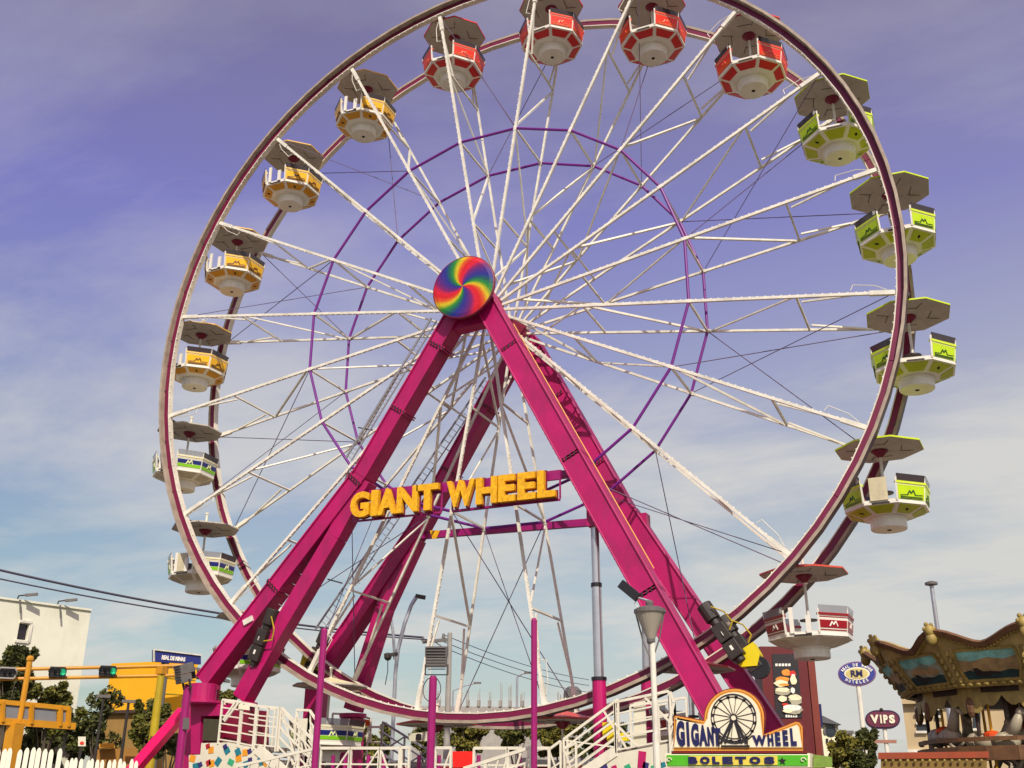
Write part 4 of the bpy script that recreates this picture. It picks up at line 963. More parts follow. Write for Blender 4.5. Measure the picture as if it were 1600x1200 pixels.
    for j in range(m_n): f_ += [(j, c_+j, c_+j+1, j+1), (2*c_+j+1, 3*c_+j+1, 3*c_+j, 2*c_+j), (c_+j, 3*c_+j, 3*c_+j+1, c_+j+1)]
    P('valance', sw.add(v_, f_), [GOLD])
    cr_ = MB(); p = cp(CRT+.30, a0, ztp+.36)                                  # carved head on each corner
    cr_.ball(p, .13, 0, 10, 7, (1, 1, 1.25)).ball(p+Vector((-.06, 0, .17)), .06, 0, 8, 5).ball(p+Vector((-.10, 0, .05)), .07).ball(p+Vector((.10, 0, .06)), .07).ball(p+Vector((.02, 0, -.20)), .13, 0, 9, 6, (1.1, .9, 1.3)).ball(p+Vector((.06, 0, .16)), .05)
    P('corner_carving', cr_, [GOLD], smooth=True)
    P('outer_pole', MB().tube(cp(CRB-.5, a0, 2.3), cp(CRB-.5, a0, zbt), .05, 8), [CEIL])
    P('drop_carving', MB().ball(cp(CRB-.30, a0, zbt-.45), .15, 0, 8, 6, (.8, .8, 1.8)), [GOLDD])
P('ceiling', MB().lathe([(CRB-.3, zbt-.12), (CRB-.3, zbt+.1)], (CC.x, CC.y, 0), 24), [CEIL])
P('canopy_top', MB().lathe([(CRT-.3, ztp-.2), (1.0, ztp+.2), (.1, ztp+.3)], (CC.x, CC.y, 0), 24), [mat('carousel_canvas', (.35, .30, .22, 1), .8, .1, 2)])
P('floor', MB().lathe([(CRB-.3, 0.0), (CRB-.3, 2.1), (CRB+.1, 2.1), (CRB+.1, 2.3)], (CC.x, CC.y, 0), 32), [CEIL])
P('drum', MB().lathe([(.9, 2.3), (.9, zbt)], (CC.x, CC.y, 0), 12), [GOLDD])
hu = mat('carousel_horse_cream', (.38, .33, .23, 1), .45, .15, 4); hr_ = mat('carousel_saddle_orange', lin(215, 75, 20), .5, .1, 4)
for j in range(9):                                                            # horses on brass poles
    a = base + math.radians(-78 + j*17.5); c_ = cp(2.75 if j % 2 else 2.0, a, 3.05+.22*math.sin(j*2.1)); t_ = Vector((-math.sin(a), math.cos(a), 0))
    r_ = Vector((math.cos(a), math.sin(a), 0))
    P('horse_pole', MB().tube(Vector((c_.x, c_.y, 2.3)), Vector((c_.x, c_.y, zbt)), .035, 8), [LETTER])
    h_ = MB()
    h_.tube(c_-t_*.45, c_+t_*.05, .24, 10, 0, .21).tube(c_+t_*.05, c_+t_*.45, .21, 10, 0, .25).ball(c_-t_*.45, .25, 0, 10, 6).ball(c_+t_*.45, .25, 0, 10, 6)
    n0, n1 = c_+t_*.50+Z*.12, c_+t_*.82+Z*.68; h_.tube(n0, n1, .17, 9, 0, .10).tube(n1+Z*.05, n1+t_*.36-Z*.16, .10, 8, 0, .06).ball(n1, .12)
    h_.tube(n1+Z*.08, n1+Z*.22, .03, 5, 0, .01)
    for sg in (-1, 1):
        h_.path([c_+t_*.45+r_*(sg*.12)-Z*.15, c_+t_*.80+r_*(sg*.12)-Z*.35, c_+t_*.62+r_*(sg*.12)-Z*.65], .055, 6).path([c_-t_*.45+r_*(sg*.12)-Z*.1, c_-t_*.75+r_*(sg*.12)-Z*.45, c_-t_*.95+r_*(sg*.12)-Z*.80], .06, 6)
    h_.path([c_-t_*.68+Z*.08, c_-t_*.9-Z*.1, c_-t_*.98-Z*.45], .05, 6)
    P('horse', h_, [hu], smooth=True)
    P('saddle', MB().ball(c_+Z*.16, .25, 0, 10, 5, (.9, .9, .5)), [hr_])
for a_, rr_, zz_ in ((-.35, 3.9, zpx(1150)), ):
    pass
rail_c = MB()
for j in range(14):
    a0 = base + math.radians(-95+j*14); a1_ = a0+math.radians(14)
    rail_c.bar(cp(CRB-.2, a0, 2.78), cp(CRB-.2, a1_, 2.78), .10, .34).bar(cp(CRB-.25, a0, 3.12), cp(CRB-.25, a1_, 3.12), .10, .10)
P('rim_fascia', rail_c, [GOLDD])
# low orange canopy of a stall before the carousel
AW = Plane(1480, 27, .0)
aw = thing('stall_canopy', 'low orange edged stall canopy in front of the carousel base', 'stall', tuple(AW.at(1480, 1190))[:2]+(0,)); P = Part(aw)
ORC = mat('stall_orange_edge', lin(150, 62, 25), .6, .15, 3, dirt=.3); OLC = mat('stall_olive_cloth', lin(125, 100, 45), .8, .2, 3)
A_ = [AW.at(x, y) for x, y in ((1372, 1176), (1545, 1174), (1545, 1184), (1372, 1186))]
P('canopy_edge', MB().prism(A_, AW.n, .15), [ORC])
P('canopy_cloth', MB().prism([AW.at(x, y)-AW.n*.05 for x, y in ((1376, 1186), (1542, 1184), (1542, 1260), (1376, 1262))], AW.n, 1.6), [OLC])
fb_ = MB()
for i in range(14): p = AW.at(1384+i*11.5, 1188.5)+AW.n*.03; fb_.ball(p, .035, 0, 6, 4)
tag(P('fringe_bobble', fb_, [GOLD]), kind='stuff')
CL = {n: mat('cloth_'+n, lin(*c), .85, .15, 5) for n, c in (('orange', (235, 95, 25)), ('red', (150, 20, 25)), ('white', (225, 220, 200)), ('blue', (60, 80, 140)))}

# ================================================================== BACKGROUND
LEAF = [mat('leaf_'+n, c, .75, .45, 1.3) for n, c in (('dark', (.055, .064, .012, 1)), ('mid', (.12, .125, .016, 1)), ('olive', (.20, .175, .022, 1)))]
BARK = mat('bark', (.10, .075, .05, 1), .9, .25, 5)
def tree(label, pl, px, top, bot, wpx, tone, group='trees around the fairground', name='tree', n=1500, trunk=None, leaf=.20, seed=1, dens=.75):
    rnd = random.Random(seed); c0_, c1_ = pl.at(px, top), pl.at(px, bot); k_ = (pl.at(px+1, top)-pl.at(px, top)).length
    W = wpx*k_/2; zc, H = (c0_.z+c1_.z)/2, (c0_.z-c1_.z)/2
    base = Vector((c1_.x, c1_.y, 0)); t_ = thing(name, label, 'tree', tuple(base), group); P = Part(t_)
    tb = MB(); top_ = Vector((base.x, base.y, zc+H*.3)); tb.tube(base, base.lerp(top_, .6), .05+W*.07, 8, 0, .04+W*.045)
    tips = []
    for i in range(7):
        a = 2*PI*i/7+rnd.random(); e = Vector((base.x+W*.62*math.cos(a), base.y+W*.62*math.sin(a), zc+H*rnd.uniform(-.2, .7))); s_ = base.lerp(top_, rnd.uniform(.4, .62))
        tb.tube(s_, s_.lerp(e, .5)+Z*(H*.08), .03+W*.022, 6, 0, .02+W*.012, False).tube(s_.lerp(e, .5)+Z*(H*.08), e, .02+W*.012, 5, 0, .01, False); tips.append(e)
    P('trunk', tb, [BARK])
    cl_ = []
    for i in range(26):
        u, v, w = rnd.gauss(0, .46), rnd.gauss(0, .42), rnd.uniform(-.85, .85); cl_.append((Vector((base.x+u*W, base.y+v*W, zc+w*H)), rnd.uniform(.16, .32)))
    for e in tips: cl_.append((e, rnd.uniform(.2, .34)))
    mb = MB()
    for i in range(n):
        c_, r_ = cl_[rnd.randrange(len(cl_))]
        d = Vector((rnd.gauss(0, 1), rnd.gauss(0, 1), rnd.gauss(0, 1))).normalized()*rnd.uniform(.35, 1)**.6
        p = c_ + Vector((d.x*r_*W, d.y*r_*W, d.z*r_*max(H, W*.5)))
        a = Vector((rnd.gauss(0, 1), rnd.gauss(0, 1), rnd.gauss(0, .7))).normalized(); b = a.cross(Vector((rnd.gauss(0, 1), rnd.gauss(0, 1), rnd.gauss(0, 1)))).normalized()
        s_ = leaf*rnd.uniform(.6, 1.4)
        m_ = 0 if rnd.random() < .25 else (2 if rnd.random() < .2 else 1)
        mb.add([p-a*s_, p+b*s_*.5, p+a*s_, p-b*s_*.5], [(0, 1, 2, 3)], m_)
    tag(P('crown', mb, [LEAF[0], LEAF[tone], LEAF[min(2, tone+1)]]), kind='stuff'); return t_

# ---- white building on the left
WALLW = mat('white_render_wall', (.76, .76, .60, 1), .85, .08, .4, .1, dirt=.35, dirtc=(.5, .47, .33, 1))
WB = Plane(70, 60, math.radians(24))
wb = thing('white_building', 'tall plain cream white building with one small dark window', 'building', tuple(WB.at(70, 1240))[:2]+(0,)); P = Part(wb)
A_, B_ = WB.at(-60, 930), WB.at(141, 963); zt = WB.at(0, 936).z
for p in (A_, B_): p.z = 0
wx0, wx1, wz0, wz1 = WB.at(28, 988).dot(WB.r), WB.at(44, 988).dot(WB.r), WB.at(36, 1000).z, WB.at(36, 974).z
a0, b0 = A_.dot(WB.r), B_.dot(WB.r)
def wq(x, z): return A_ + WB.r*(x-a0) + Z*z
mb = MB()
for x0, x1, z0, z1 in ((a0, wx0, 0, zt), (wx1, b0, 0, zt), (wx0, wx1, 0, wz0), (wx0, wx1, wz1, zt)): mb.prism([wq(x0, z0), wq(x1, z0), wq(x1, z1), wq(x0, z1)], WB.n, .35)
mb.prism([wq(a0, 0)-WB.n*.36, wq(b0, 0)-WB.n*.36, wq(b0, zt-.3)-WB.n*.36, wq(a0, zt-.3)-WB.n*.36], WB.n, 12)
P('wall', mb, [WALLW])
wn = P('window', MB().prism([wq(wx0, wz0)-WB.n*.22, wq(wx1, wz0)-WB.n*.22, wq(wx1, wz1)-WB.n*.22, wq(wx0, wz1)-WB.n*.22], WB.n, .05), [mat('dark_window_glass', (.02, .012, .02, 1), .15, .1)])
fm = MB(); e_ = .09
for p, q in ((wq(wx0-e_, wz0-e_), wq(wx1+e_, wz0-e_)), (wq(wx1+e_, wz0-e_), wq(wx1+e_, wz1)), (wq(wx0, wz1+e_), wq(wx1+e_, wz1+e_))): fm.bar(p+WB.n*.03, q+WB.n*.03, .12, .1, 0, WB.n)
P('frame', fm, [WHITE], wn)
P('parapet', MB().bar(wq(a0, zt+.05)-WB.n*.1, wq(b0, zt+.05)-WB.n*.1, .4, .1), [WALLW])
for x, y, lab in ((28, 938, 'left'), (90, 950, 'right')):
    o = WB.at(x, y); o = Vector((o.x, o.y, zt+.1)); f = thing('roof_floodlight', 'small roof floodlight on an arm, %s one on the white building parapet' % lab, 'floodlight', tuple(o), 'floodlights on the white building'); P = Part(f)
    P('arm', MB().path([o-WB.n*.1, o+Z*.18, o+WB.n*.5+Z*.22+WB.r*.3], .035, 6), [DARK]); P('head', MB().bar(o+WB.r*.15+WB.n*.4+Z*.18, o+WB.r*.65+WB.n*.7+Z*.27, .2, .12), [GREYD]); P('bracket', MB().tube(o+WB.n*.25-Z*.05, o+WB.n*.3-Z*.7+WB.r*.12, .05, 6), [GREYD])
# ---- yellow building and the blue billboard
YW = mat('yellow_render_wall', lin(236, 172, 14), .85, .07, .6, .1, dirt=.15, dirtc=(.5, .3, .02, 1)); 
YB1 = Plane(238, 76, math.radians(-38)); YB2 = Plane(238, 76, math.radians(25))
yb = thing('yellow_building', 'flat roofed yellow building behind the traffic signal gantry', 'building', tuple(YB1.at(238, 1240))[:2]+(0,)); P = Part(yb)
zt = YB1.at(238, 1034).z; z0 = YB1.at(238, 1109).z
C_ = YB1.at(238, 1100); C_.z = 0; L_ = YB1.at(165, 1100); L_.z = 0; R_ = YB2.at(302, 1100); R_.z = 0
P('wall', MB().prism([L_+Z*z0, C_+Z*z0, C_+Z*zt, L_+Z*zt], YB1.n, .3), [YW]); P('wall', MB().prism([C_+Z*z0, R_+Z*z0, R_+Z*zt, C_+Z*zt], YB2.n, .3), [YW])
P('roof', MB().prism([L_+Z*(zt-.2), C_+Z*(zt-.2), R_+Z*(zt-.2), (L_+R_)/2-YB1.n*9+Z*(zt-.2)], Z, .2), [CONC])
for t_ in (.35, .68): P('groove', MB().bar(C_.lerp(R_, .02)+Z*(z0+(zt-z0)*t_)+YB2.n*.02, C_.lerp(R_, .98)+Z*(z0+(zt-z0)*t_*.97)+YB2.n*.02, .05, .06), [OLIVE])
P('ground_floor', MB().prism([L_.lerp(C_, .05), C_, C_+Z*z0, L_.lerp(C_, .05)+Z*z0], YB1.n, .3).prism([C_, R_, R_+Z*z0, C_+Z*z0], YB2.n, .3) , [mat('dull_ochre_wall', lin(150, 118, 60), .85, .12, 1)])  # ground floor in a duller, browner ochre than the yellow walls above
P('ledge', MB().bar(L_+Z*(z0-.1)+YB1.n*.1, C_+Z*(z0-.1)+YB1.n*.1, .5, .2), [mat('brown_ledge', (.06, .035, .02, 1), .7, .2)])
BBP = Plane(268, 74, math.radians(25))
bb = thing('blue_billboard', 'navy blue billboard above the yellow building', 'billboard', tuple(BBP.at(268, 1240))[:2]+(0,)); P = Part(bb)
q4 = [BBP.at(x, y) for x, y in ((240, 1034), (314, 1038), (314, 1024), (240, 1015))]
P('board', MB().prism(q4, BBP.n, .25), [mat('billboard_blue', lin(38, 46, 118), .5, .08, 1)])
tm = MB(); pxtext(tm, 'REAL DE MINAS', BBP, 252, 289, 1023.5, 1030.5, .03, 0, .05, .02); P('board_lettering', tm, [PC['white']])
P('board_frame', MB().bar(q4[3]+BBP.n*.05, q4[2]+BBP.n*.05, .1, .08).bar(q4[0]+BBP.n*.05, q4[3]+BBP.n*.05, .1, .08), [WHITE]); P('support', MB().tube(BBP.at(262, 1030)-BBP.n*.3, Vector((BBP.at(262, 1030).x, BBP.at(262, 1030).y, 0))-BBP.n*.3, .25, 8), [GREYD])
# ---- signal gantry
GP = Plane(120, 50, 0); 
ga = thing('signal_gantry', 'yellow two rail signal gantry on an olive yellow column', 'gantry', tuple(GP.at(248, 1240))[:2]+(0,)); P = Part(ga)
P('rail', MB().tube(GP.at(-30, 1047), GP.at(284, 1040), .075, 8), [YELLOW]); P('rail', MB().tube(GP.at(-30, 1062), GP.at(288, 1055), .075, 8), [YELLOW])
c1_ = GP.at(254, 1040); c2_ = Vector((GP.at(246, 1100).x, GP.at(246, 1100).y, 0)); c1_ = Vector((c2_.x, c2_.y, c1_.z-.3))
P('column', MB().tube(c2_, c1_+Z*.15, .24, 12, 0, .15), [OLIVE]); P('cap', MB().box(c1_+Z*.1, (.36, .36, .34)), [YELLOW])
for x, lab in ((12, 'leftmost traffic signal on the gantry, grey rimmed and turned away'), (90, 'middle traffic signal showing green in front of the white building'), (168, 'right traffic signal showing green in front of the yellow building')):
    o = GP.at(x, 1053-x*.02); t_ = thing('traffic_signal', lab, 'traffic signal', tuple(o), 'traffic signals on the gantry'); P = Part(t_)
    kk_ = (GP.at(x+1, 1053)-GP.at(x, 1053)).length; w, h = 27*kk_, 17*kk_
    pts = [o + GP.r*(w/2*sx) + Z*(h/2*sz) for sx, sz in ((-.86, -1), (.86, -1), (1, -.6), (1, .6), (.86, 1), (-.86, 1), (-1, .6), (-1, -.6))]
    P('housing', MB().prism([p+GP.n*.35 for p in pts], GP.n, .3), [BLACK])
    if x == 12:
        rm = MB(); [rm.bar(pts[i]+GP.n*.36, pts[(i+1) % 8]+GP.n*.36, .06, .06) for i in range(8)]; P('rim', rm, [CONC])
    for j in range(3):
        c_ = o + GP.r*(w*(.31*(j-1))) + GP.n*.36; P('lens', MB().tube(c_, c_+GP.n*.03, h*.30, 14), [emit('signal_green', lin(30, 190, 130), .45) if (j == 2 and x != 12) else BLACKP])
        vz = MB(); [vz.tube(c_+GP.r*(h*.33*math.cos(a))+Z*(h*.33*math.sin(a)), c_+GP.n*.22+GP.r*(h*.33*math.cos(a))+Z*(h*.33*math.sin(a)), .02, 4) for a in [PI*i/8 for i in range(9)]]; P('visor', vz, [BLACK])
# ---- yellow footbridge landing
FP = Plane(60, 44, math.radians(22))
fbg = thing('footbridge', 'yellow footbridge end with grey panels on a yellow pillar', 'footbridge', tuple(FP.at(25, 1240))[:2]+(0,)); P = Part(fbg)
P('top_rail', MB().bar(FP.at(-25, 1094), FP.at(108, 1107), .14, .16), [YELLOW]); P('bottom_beam', MB().bar(FP.at(-25, 1125), FP.at(117, 1135), .16, .24), [YELLOW])
GREYP = mat('grey_mesh_panel', (.20, .21, .22, 1), .6, .1, 3)
for x0, x1 in ((-22, 4), (5, 46), (52, 88), (90, 105)): P('panel', MB().prism([FP.at(x, y) for x, y in ((x0, 1096+ (x0+25)*.098), (x1, 1096+(x1+25)*.098), (x1, 1125+(x1+25)*.07), (x0, 1125+(x0+25)*.07))], FP.n, .04), [GREYP])
for x in (3, 48, 93, 106): P('post', MB().bar(FP.at(x, 1096+x*.1)+FP.n*.05, FP.at(x-1, 1128+x*.07)+FP.n*.05, .20, .1), [YELLOW])
p = FP.at(25, 1130); P('pillar', MB().bar(Vector((p.x, p.y, 0)), p, .42, .42), [YELLOW]); p = FP.at(47, 1030); P('mast', MB().tube(Vector((p.x, p.y, FP.at(42, 1128).z)), p, .10, 8).ball(p, .14), [YELLOW])
# ---- picket fence
FEN = mat('picket_white_paint', (.80, .78, .62, 1), .6, .08, 6, dirt=.25, dirtc=(.35, .30, .18, 1))
def pickets(label, pa, pb, ya, yb, da, db, n, w):
    h1, h2 = ray(pa, 1200), ray(pb, 1200); A_ = Vector((CAM.x, CAM.y, 0))+Vector((h1.x, h1.y, 0)).normalized()*da; B_ = Vector((CAM.x, CAM.y, 0))+Vector((h2.x, h2.y, 0)).normalized()*db
    dd_ = ray(min(max(pa, 20), 180), ya); zz = 1.6 + dd_.z/math.hypot(dd_.x, dd_.y)*da
    f = thing('picket_fence', label, 'fence', tuple(A_)); P = Part(f); d = (B_-A_).normalized(); nn = Vector((d.y, -d.x, 0))
    if nn.dot(CAM-A_) < 0: nn = -nn
    me = MB().prism([Vector((x, 0, z)) for x, z in ((-w/2, 0), (w/2, 0), (w/2, zz-.05), (w*.28, zz-.012), (0, zz), (-w*.28, zz-.012), (-w/2, zz-.05))], (0, -1, 0), .022).mesh('picket', [FEN])
    rz = math.atan2(d.y, d.x); rnd = random.Random(n)
    for i in range(n):
        o = put('picket', me, f); o.location = (A_.lerp(B_, i/(n-1)) - A_) + Vector((0, 0, rnd.uniform(-.025, .012))); o.rotation_euler = (0, rnd.uniform(-.012, .012), rz+rnd.uniform(-.04, .04))
    for zz_ in (zz*.35, zz-.32): P('rail', MB().bar(A_-nn*.04+Z*zz_, B_-nn*.04+Z*zz_, .05, .09), [FEN])
pickets('taller white picket fence at the far lower left corner', -40, 88, 1168, 1168, 16.0, 16.0, 13, .060)
pickets('lower white picket fence right of the taller fence', 92, 212, 1184.5, 1186, 16.6, 16.6, 15, .052)
# ---- trees
tree('dark tree left edge beside the white building', Plane(10, 52), 8, 1012, 1120, 70, 0, seed=3, n=7980, leaf=0.136)
tree('round green tree below the middle traffic signal', Plane(75, 54), 72, 1064, 1150, 78, 1, seed=4, n=7980, leaf=0.129)
tree('sparse tree standing before the yellow building corner', Plane(150, 58), 148, 1075, 1170, 60, 0, seed=5, n=2090, leaf=0.122)
tree('bushy tree in front of the yellow building', Plane(222, 56), 226, 1093, 1180, 62, 1, seed=6, n=6840, leaf=0.122)
tree('small dark tree behind the hot pink brace', Plane(262, 46), 264, 1142, 1185, 50, 0, seed=7, n=2090, leaf=0.122)
tree('greyish tree behind the left legs', Plane(345, 60), 342, 1078, 1130, 64, 1, seed=8, n=5320, leaf=0.122)
tree('dark tree mass between footbridge and fence', Plane(95, 60), 100, 1120, 1200, 110, 0, seed=9, n=7980, leaf=0.136)
tree('low dark tree under the footbridge', Plane(20, 56), 15, 1130, 1210, 110, 0, seed=10, n=3420, leaf=0.190)
tree('rounded olive tree behind the red banner', Plane(735, 62), 732, 1124, 1178, 62, 2, seed=11, n=7980, leaf=0.116)
tree('broad olive tree right of centre behind the bottom rim', Plane(868, 66), 872, 1122, 1182, 92, 2, seed=12, n=9120, leaf=0.116)
tree('dark green tree behind the bare purple post', Plane(805, 70), 806, 1128, 1180, 60, 1, seed=13, n=5700, leaf=0.122)
tree('green tree behind the bottom stairs, left of centre', Plane(560, 62), 575, 1125, 1195, 90, 1, seed=14, n=6460, leaf=0.122)
tree('leafy tree behind the short floodlight post', Plane(665, 66), 668, 1122, 1185, 60, 1, seed=15, n=5320, leaf=0.122)
tree('dark green tree behind the right stairs', Plane(935, 64), 936, 1125, 1190, 60, 0, seed=16, n=5320, leaf=0.122)
tree('olive bush in front of the cream house', Plane(1322, 44), 1325, 1145, 1225, 62, 2, seed=17, n=4560, leaf=0.109)
tree('dark spiky tree before the oval sign pole', Plane(1356, 48), 1355, 1140, 1172, 34, 0, seed=18, n=1710, leaf=0.150)
tree('small dark bush left of the stall canopy', Plane(1350, 40), 1356, 1172, 1220, 40, 0, seed=19, n=1710, leaf=0.109)
# ---- carousel's neighbour and the houses on the right
BG = mat('beige_render_wall', lin(190, 170, 130), .85, .10, .6, .1, dirt=.2)
HP = Plane(1500, 62, 0)
bh = thing('beige_building', 'beige two storey building seen through the carousel', 'building', tuple(HP.at(1500, 1240))[:2]+(0,)); P = Part(bh)
A_, B_ = HP.at(1416, 1150), HP.at(1700, 1150); A_.z = B_.z = 0; zt = HP.at(1420, 1096).z
P('wall', MB().prism([A_, B_, B_+Z*zt, A_+Z*zt], HP.n, 8), [BG])
GLS = mat('window_glass_dark', (.03, .04, .05, 1), .1, .1)
for x0, x1, y0, y1 in ((1430, 1446, 1106, 1116), (1432, 1448, 1130, 1144), (1462, 1472, 1108, 1120), (1520, 1532, 1108, 1140), (1588, 1612, 1112, 1152)):
    w_ = P('window', MB().prism([HP.at(x, y)+HP.n*.03 for x, y in ((x0, y0), (x1, y0), (x1, y1), (x0, y1))], HP.n, .06), [GLS]); fm = MB()
    fm.bar(HP.at(x0-1, y1)+HP.n*.08, HP.at(x1+1, y1)+HP.n*.08, .2, .12).bar(HP.at(x0-1, y0)+HP.n*.08, HP.at(x1+1, y0)+HP.n*.08, .15, .12); P('sill', fm, [WHITE], w_)
P('cornice', MB().bar(A_+Z*zt+HP.n*.1, B_+Z*zt+HP.n*.1, .6, .3), [BG]); P('string_course', MB().bar(A_+Z*(zt*.62)+HP.n*.05, B_+Z*(zt*.62)+HP.n*.05, .3, .2), [WHITE])
CRM = mat('cream_house_wall', (.80, .76, .50, 1), .8, .08, 1)
NP = Plane(1300, 80, math.radians(12))
nh = thing('cream_house', 'cream house with grey gable roof and arched attic window', 'house', tuple(NP.at(1300, 1240))[:2]+(0,)); P = Part(nh)
A_, B_ = NP.at(1270, 1150), NP.at(1311, 1150); A_.z = B_.z = 0; zt = NP.at(1300, 1132).z
P('wall', MB().prism([A_, B_, B_+Z*zt, A_+Z*zt], NP.n, 7), [CRM])
ap = NP.at(1285, 1118); P('roof', MB().prism([NP.at(1264, 1128)+NP.n*.4, NP.at(1313, 1133)+NP.n*.4, NP.at(1284, 1119)+NP.n*.4], NP.n, 7.5), [mat('grey_slate_roof', (.10, .10, .11, 1), .8, .15, 2)])
oc = [NP.at(1297, 1142)+NP.n*.04 + NP.r*(.42*math.cos(a))+Z*(.42*math.sin(a)) for a in [2*PI*i/12 for i in range(12)]]
w_ = P('window', MB().prism(oc, NP.n, .1), [GLS]); fm = MB(); [fm.bar(oc[i]+NP.n*.05, oc[i+1]+NP.n*.05, .1, .12) for i in range(0, 7)]; P('frame', fm, [GREYD], w_)
w_ = P('window', MB().prism([NP.at(x, y)+NP.n*.04 for x, y in ((1290, 1154), (1294, 1154), (1294, 1162), (1290, 1162))], NP.n, .1), [GLS])
A_, B_ = NP.at(1312, 1150), NP.at(1338, 1150); A_.z = B_.z = 0; zt = NP.at(1320, 1143).z; P('wall', MB().prism([A_-NP.n*1, B_-NP.n*1, B_-NP.n*1+Z*zt, A_-NP.n*1+Z*zt], NP.n, 5), [CRM]); P('roof', MB().bar(A_+Z*zt-NP.n*1, B_+Z*zt-NP.n*1, .8, .2), [GREYD])
BT = Plane(1280, 60, 0); bt = thing('blue_banner_post', 'narrow navy banner beside the dark red tower', 'banner', tuple(BT.at(1281, 1240))[:2]+(0,)); P = Part(bt); p = BT.at(1281, 1100)
P('panel', MB().prism([BT.at(x, y) for x, y in ((1277, 1100), (1283, 1100), (1286, 1136), (1278, 1136))], BT.n, .2), [NAVY]); P('post', MB().tube((p.x, p.y, 0), BT.at(1281, 1136)-BT.n*.1, .06, 6), [STEEL])
# ---- oval sign and pill shaped sign
OP = Plane(1340, 66, 0); os_ = thing('oval_sign', 'blue bordered oval sign on a tall cream pole', 'sign', tuple(OP.at(1345, 1240))[:2]+(0,)); P = Part(os_)
def oval(pl, cx_, cy_, rx, ry, n=32): return [pl.at(cx_+rx*math.cos(2*PI*i/n), cy_+ry*math.sin(2*PI*i/n)) for i in range(n)]
P('board', MB().prism(oval(OP, 1339, 1052.5, 30, 19), OP.n, .35), [mat('sign_violet_rim', lin(120, 85, 130), .5, .08)]); P('rim', MB().prism([p+OP.n*.02 for p in oval(OP, 1339, 1052.5, 28, 17)], OP.n, .1), [mat('sign_blue', lin(50, 60, 140), .5, .08, 2)])
P('face', MB().prism([p+OP.n*.05 for p in oval(OP, 1339, 1052.5, 20, 10)], OP.n, .1), [SIGNC]); P('face', MB().prism([p+OP.n*.07 for p in oval(OP, 1339, 1052.5, 17.5, 8)], OP.n, .1), [mat('sign_ochre', lin(205, 190, 120), .5, .1, 3)])
tm = MB(); pxtext(tm, 'RM', OP, 1330, 1348, 1047.5, 1057.5, .03, 0, .03, .08); P('monogram', tm, [NAVY])
for txt, a_, b_, sgn in (('REAL DE MINAS', math.radians(158), math.radians(22), 1), ('HOTELES', math.radians(-132), math.radians(-48), -1)):
    V_ = None
    for i, ch in enumerate(txt):
        if ch == ' ': continue
        a = a_ + (b_-a_)*i/(len(txt)-1); c_ = OP.at(1339+24*math.cos(a), 1052.5-13.5*math.sin(a)) + OP.n*.03
        tl = math.atan2(math.cos(a)*13.5, -math.sin(a)*24)*1.0; ta = (PI/2 if False else 0)
        tx_, tz_ = (math.sin(a)*24, -math.cos(a)*13.5) if sgn > 0 else (-math.sin(a)*24, math.cos(a)*13.5); l_ = math.hypot(tx_, tz_); r_ = OP.r*(tx_/l_)+Z*(tz_/l_); u_ = OP.n.cross(r_)*1.0
        if (u_.z*math.sin(a) < 0) == (sgn > 0): u_ = -u_
        tm = MB(); letters(tm, ch, c_-r_*.06-u_*.08, r_, u_, OP.n, .11, .17, .02, 0, .03); P('rim_letter', tm, [PC['white']])
p = OP.at(1341, 1070); pb = OP.at(1341, 1150); P('pole', MB().tube((p.x, p.y, 0), p-OP.n*.17, .14, 10), [WHITE])
VP_ = Plane(1380, 62, 0); vs_ = thing('pill_sign', 'dark maroon pill shaped VIPS sign on a cream pole', 'sign', tuple(VP_.at(1382, 1240))[:2]+(0,)); P = Part(vs_)
def pill(rx, ry, n=14):
    pts = []
    for i in range(n+1): a = -PI/2+PI*i/n; pts.append((1379+rx-ry*1.3+ry*1.3*math.cos(a), 1124-ry*math.sin(a)))
    for i in range(n+1): a = PI/2+PI*i/n; pts.append((1379-rx+ry*1.3+ry*1.3*math.cos(a), 1124-ry*math.sin(a)))
    return [VP_.at(x, y) for x, y in pts]
P('board', MB().prism(pill(27.5, 14.5), VP_.n, .35), [mat('pill_sign_navy', lin(50, 22, 60), .5, .08)]); P('face', MB().prism([p+VP_.n*.03 for p in pill(25, 12)], VP_.n, .1), [mat('pill_sign_maroon', lin(105, 40, 62), .5, .08)])
tm = MB()
for ch, x0, x1 in (('V', 1361, 1374), ('I', 1376, 1378.5), ('P', 1381, 1388), ('S', 1390, 1399)): pxtext(tm, ch, VP_, x0, x1, 1117, 1130.5, .04, 0, .06, .05)
P('lettering', tm, [SIGNC]); p = VP_.at(1382, 1138); P('pole', MB().tube((p.x, p.y, 0), p-VP_.n*.17, .11, 10), [WHITE]); P('finial', MB().ball(VP_.at(1377, 1109), .1), [DARK])
P('lower_board', MB().prism([VP_.at(x, y) for x, y in ((1365, 1156), (1401, 1156), (1401, 1161), (1366, 1161))], VP_.n, .2), [mat('faded_rose_board', lin(165, 115, 95), .6, .1)])
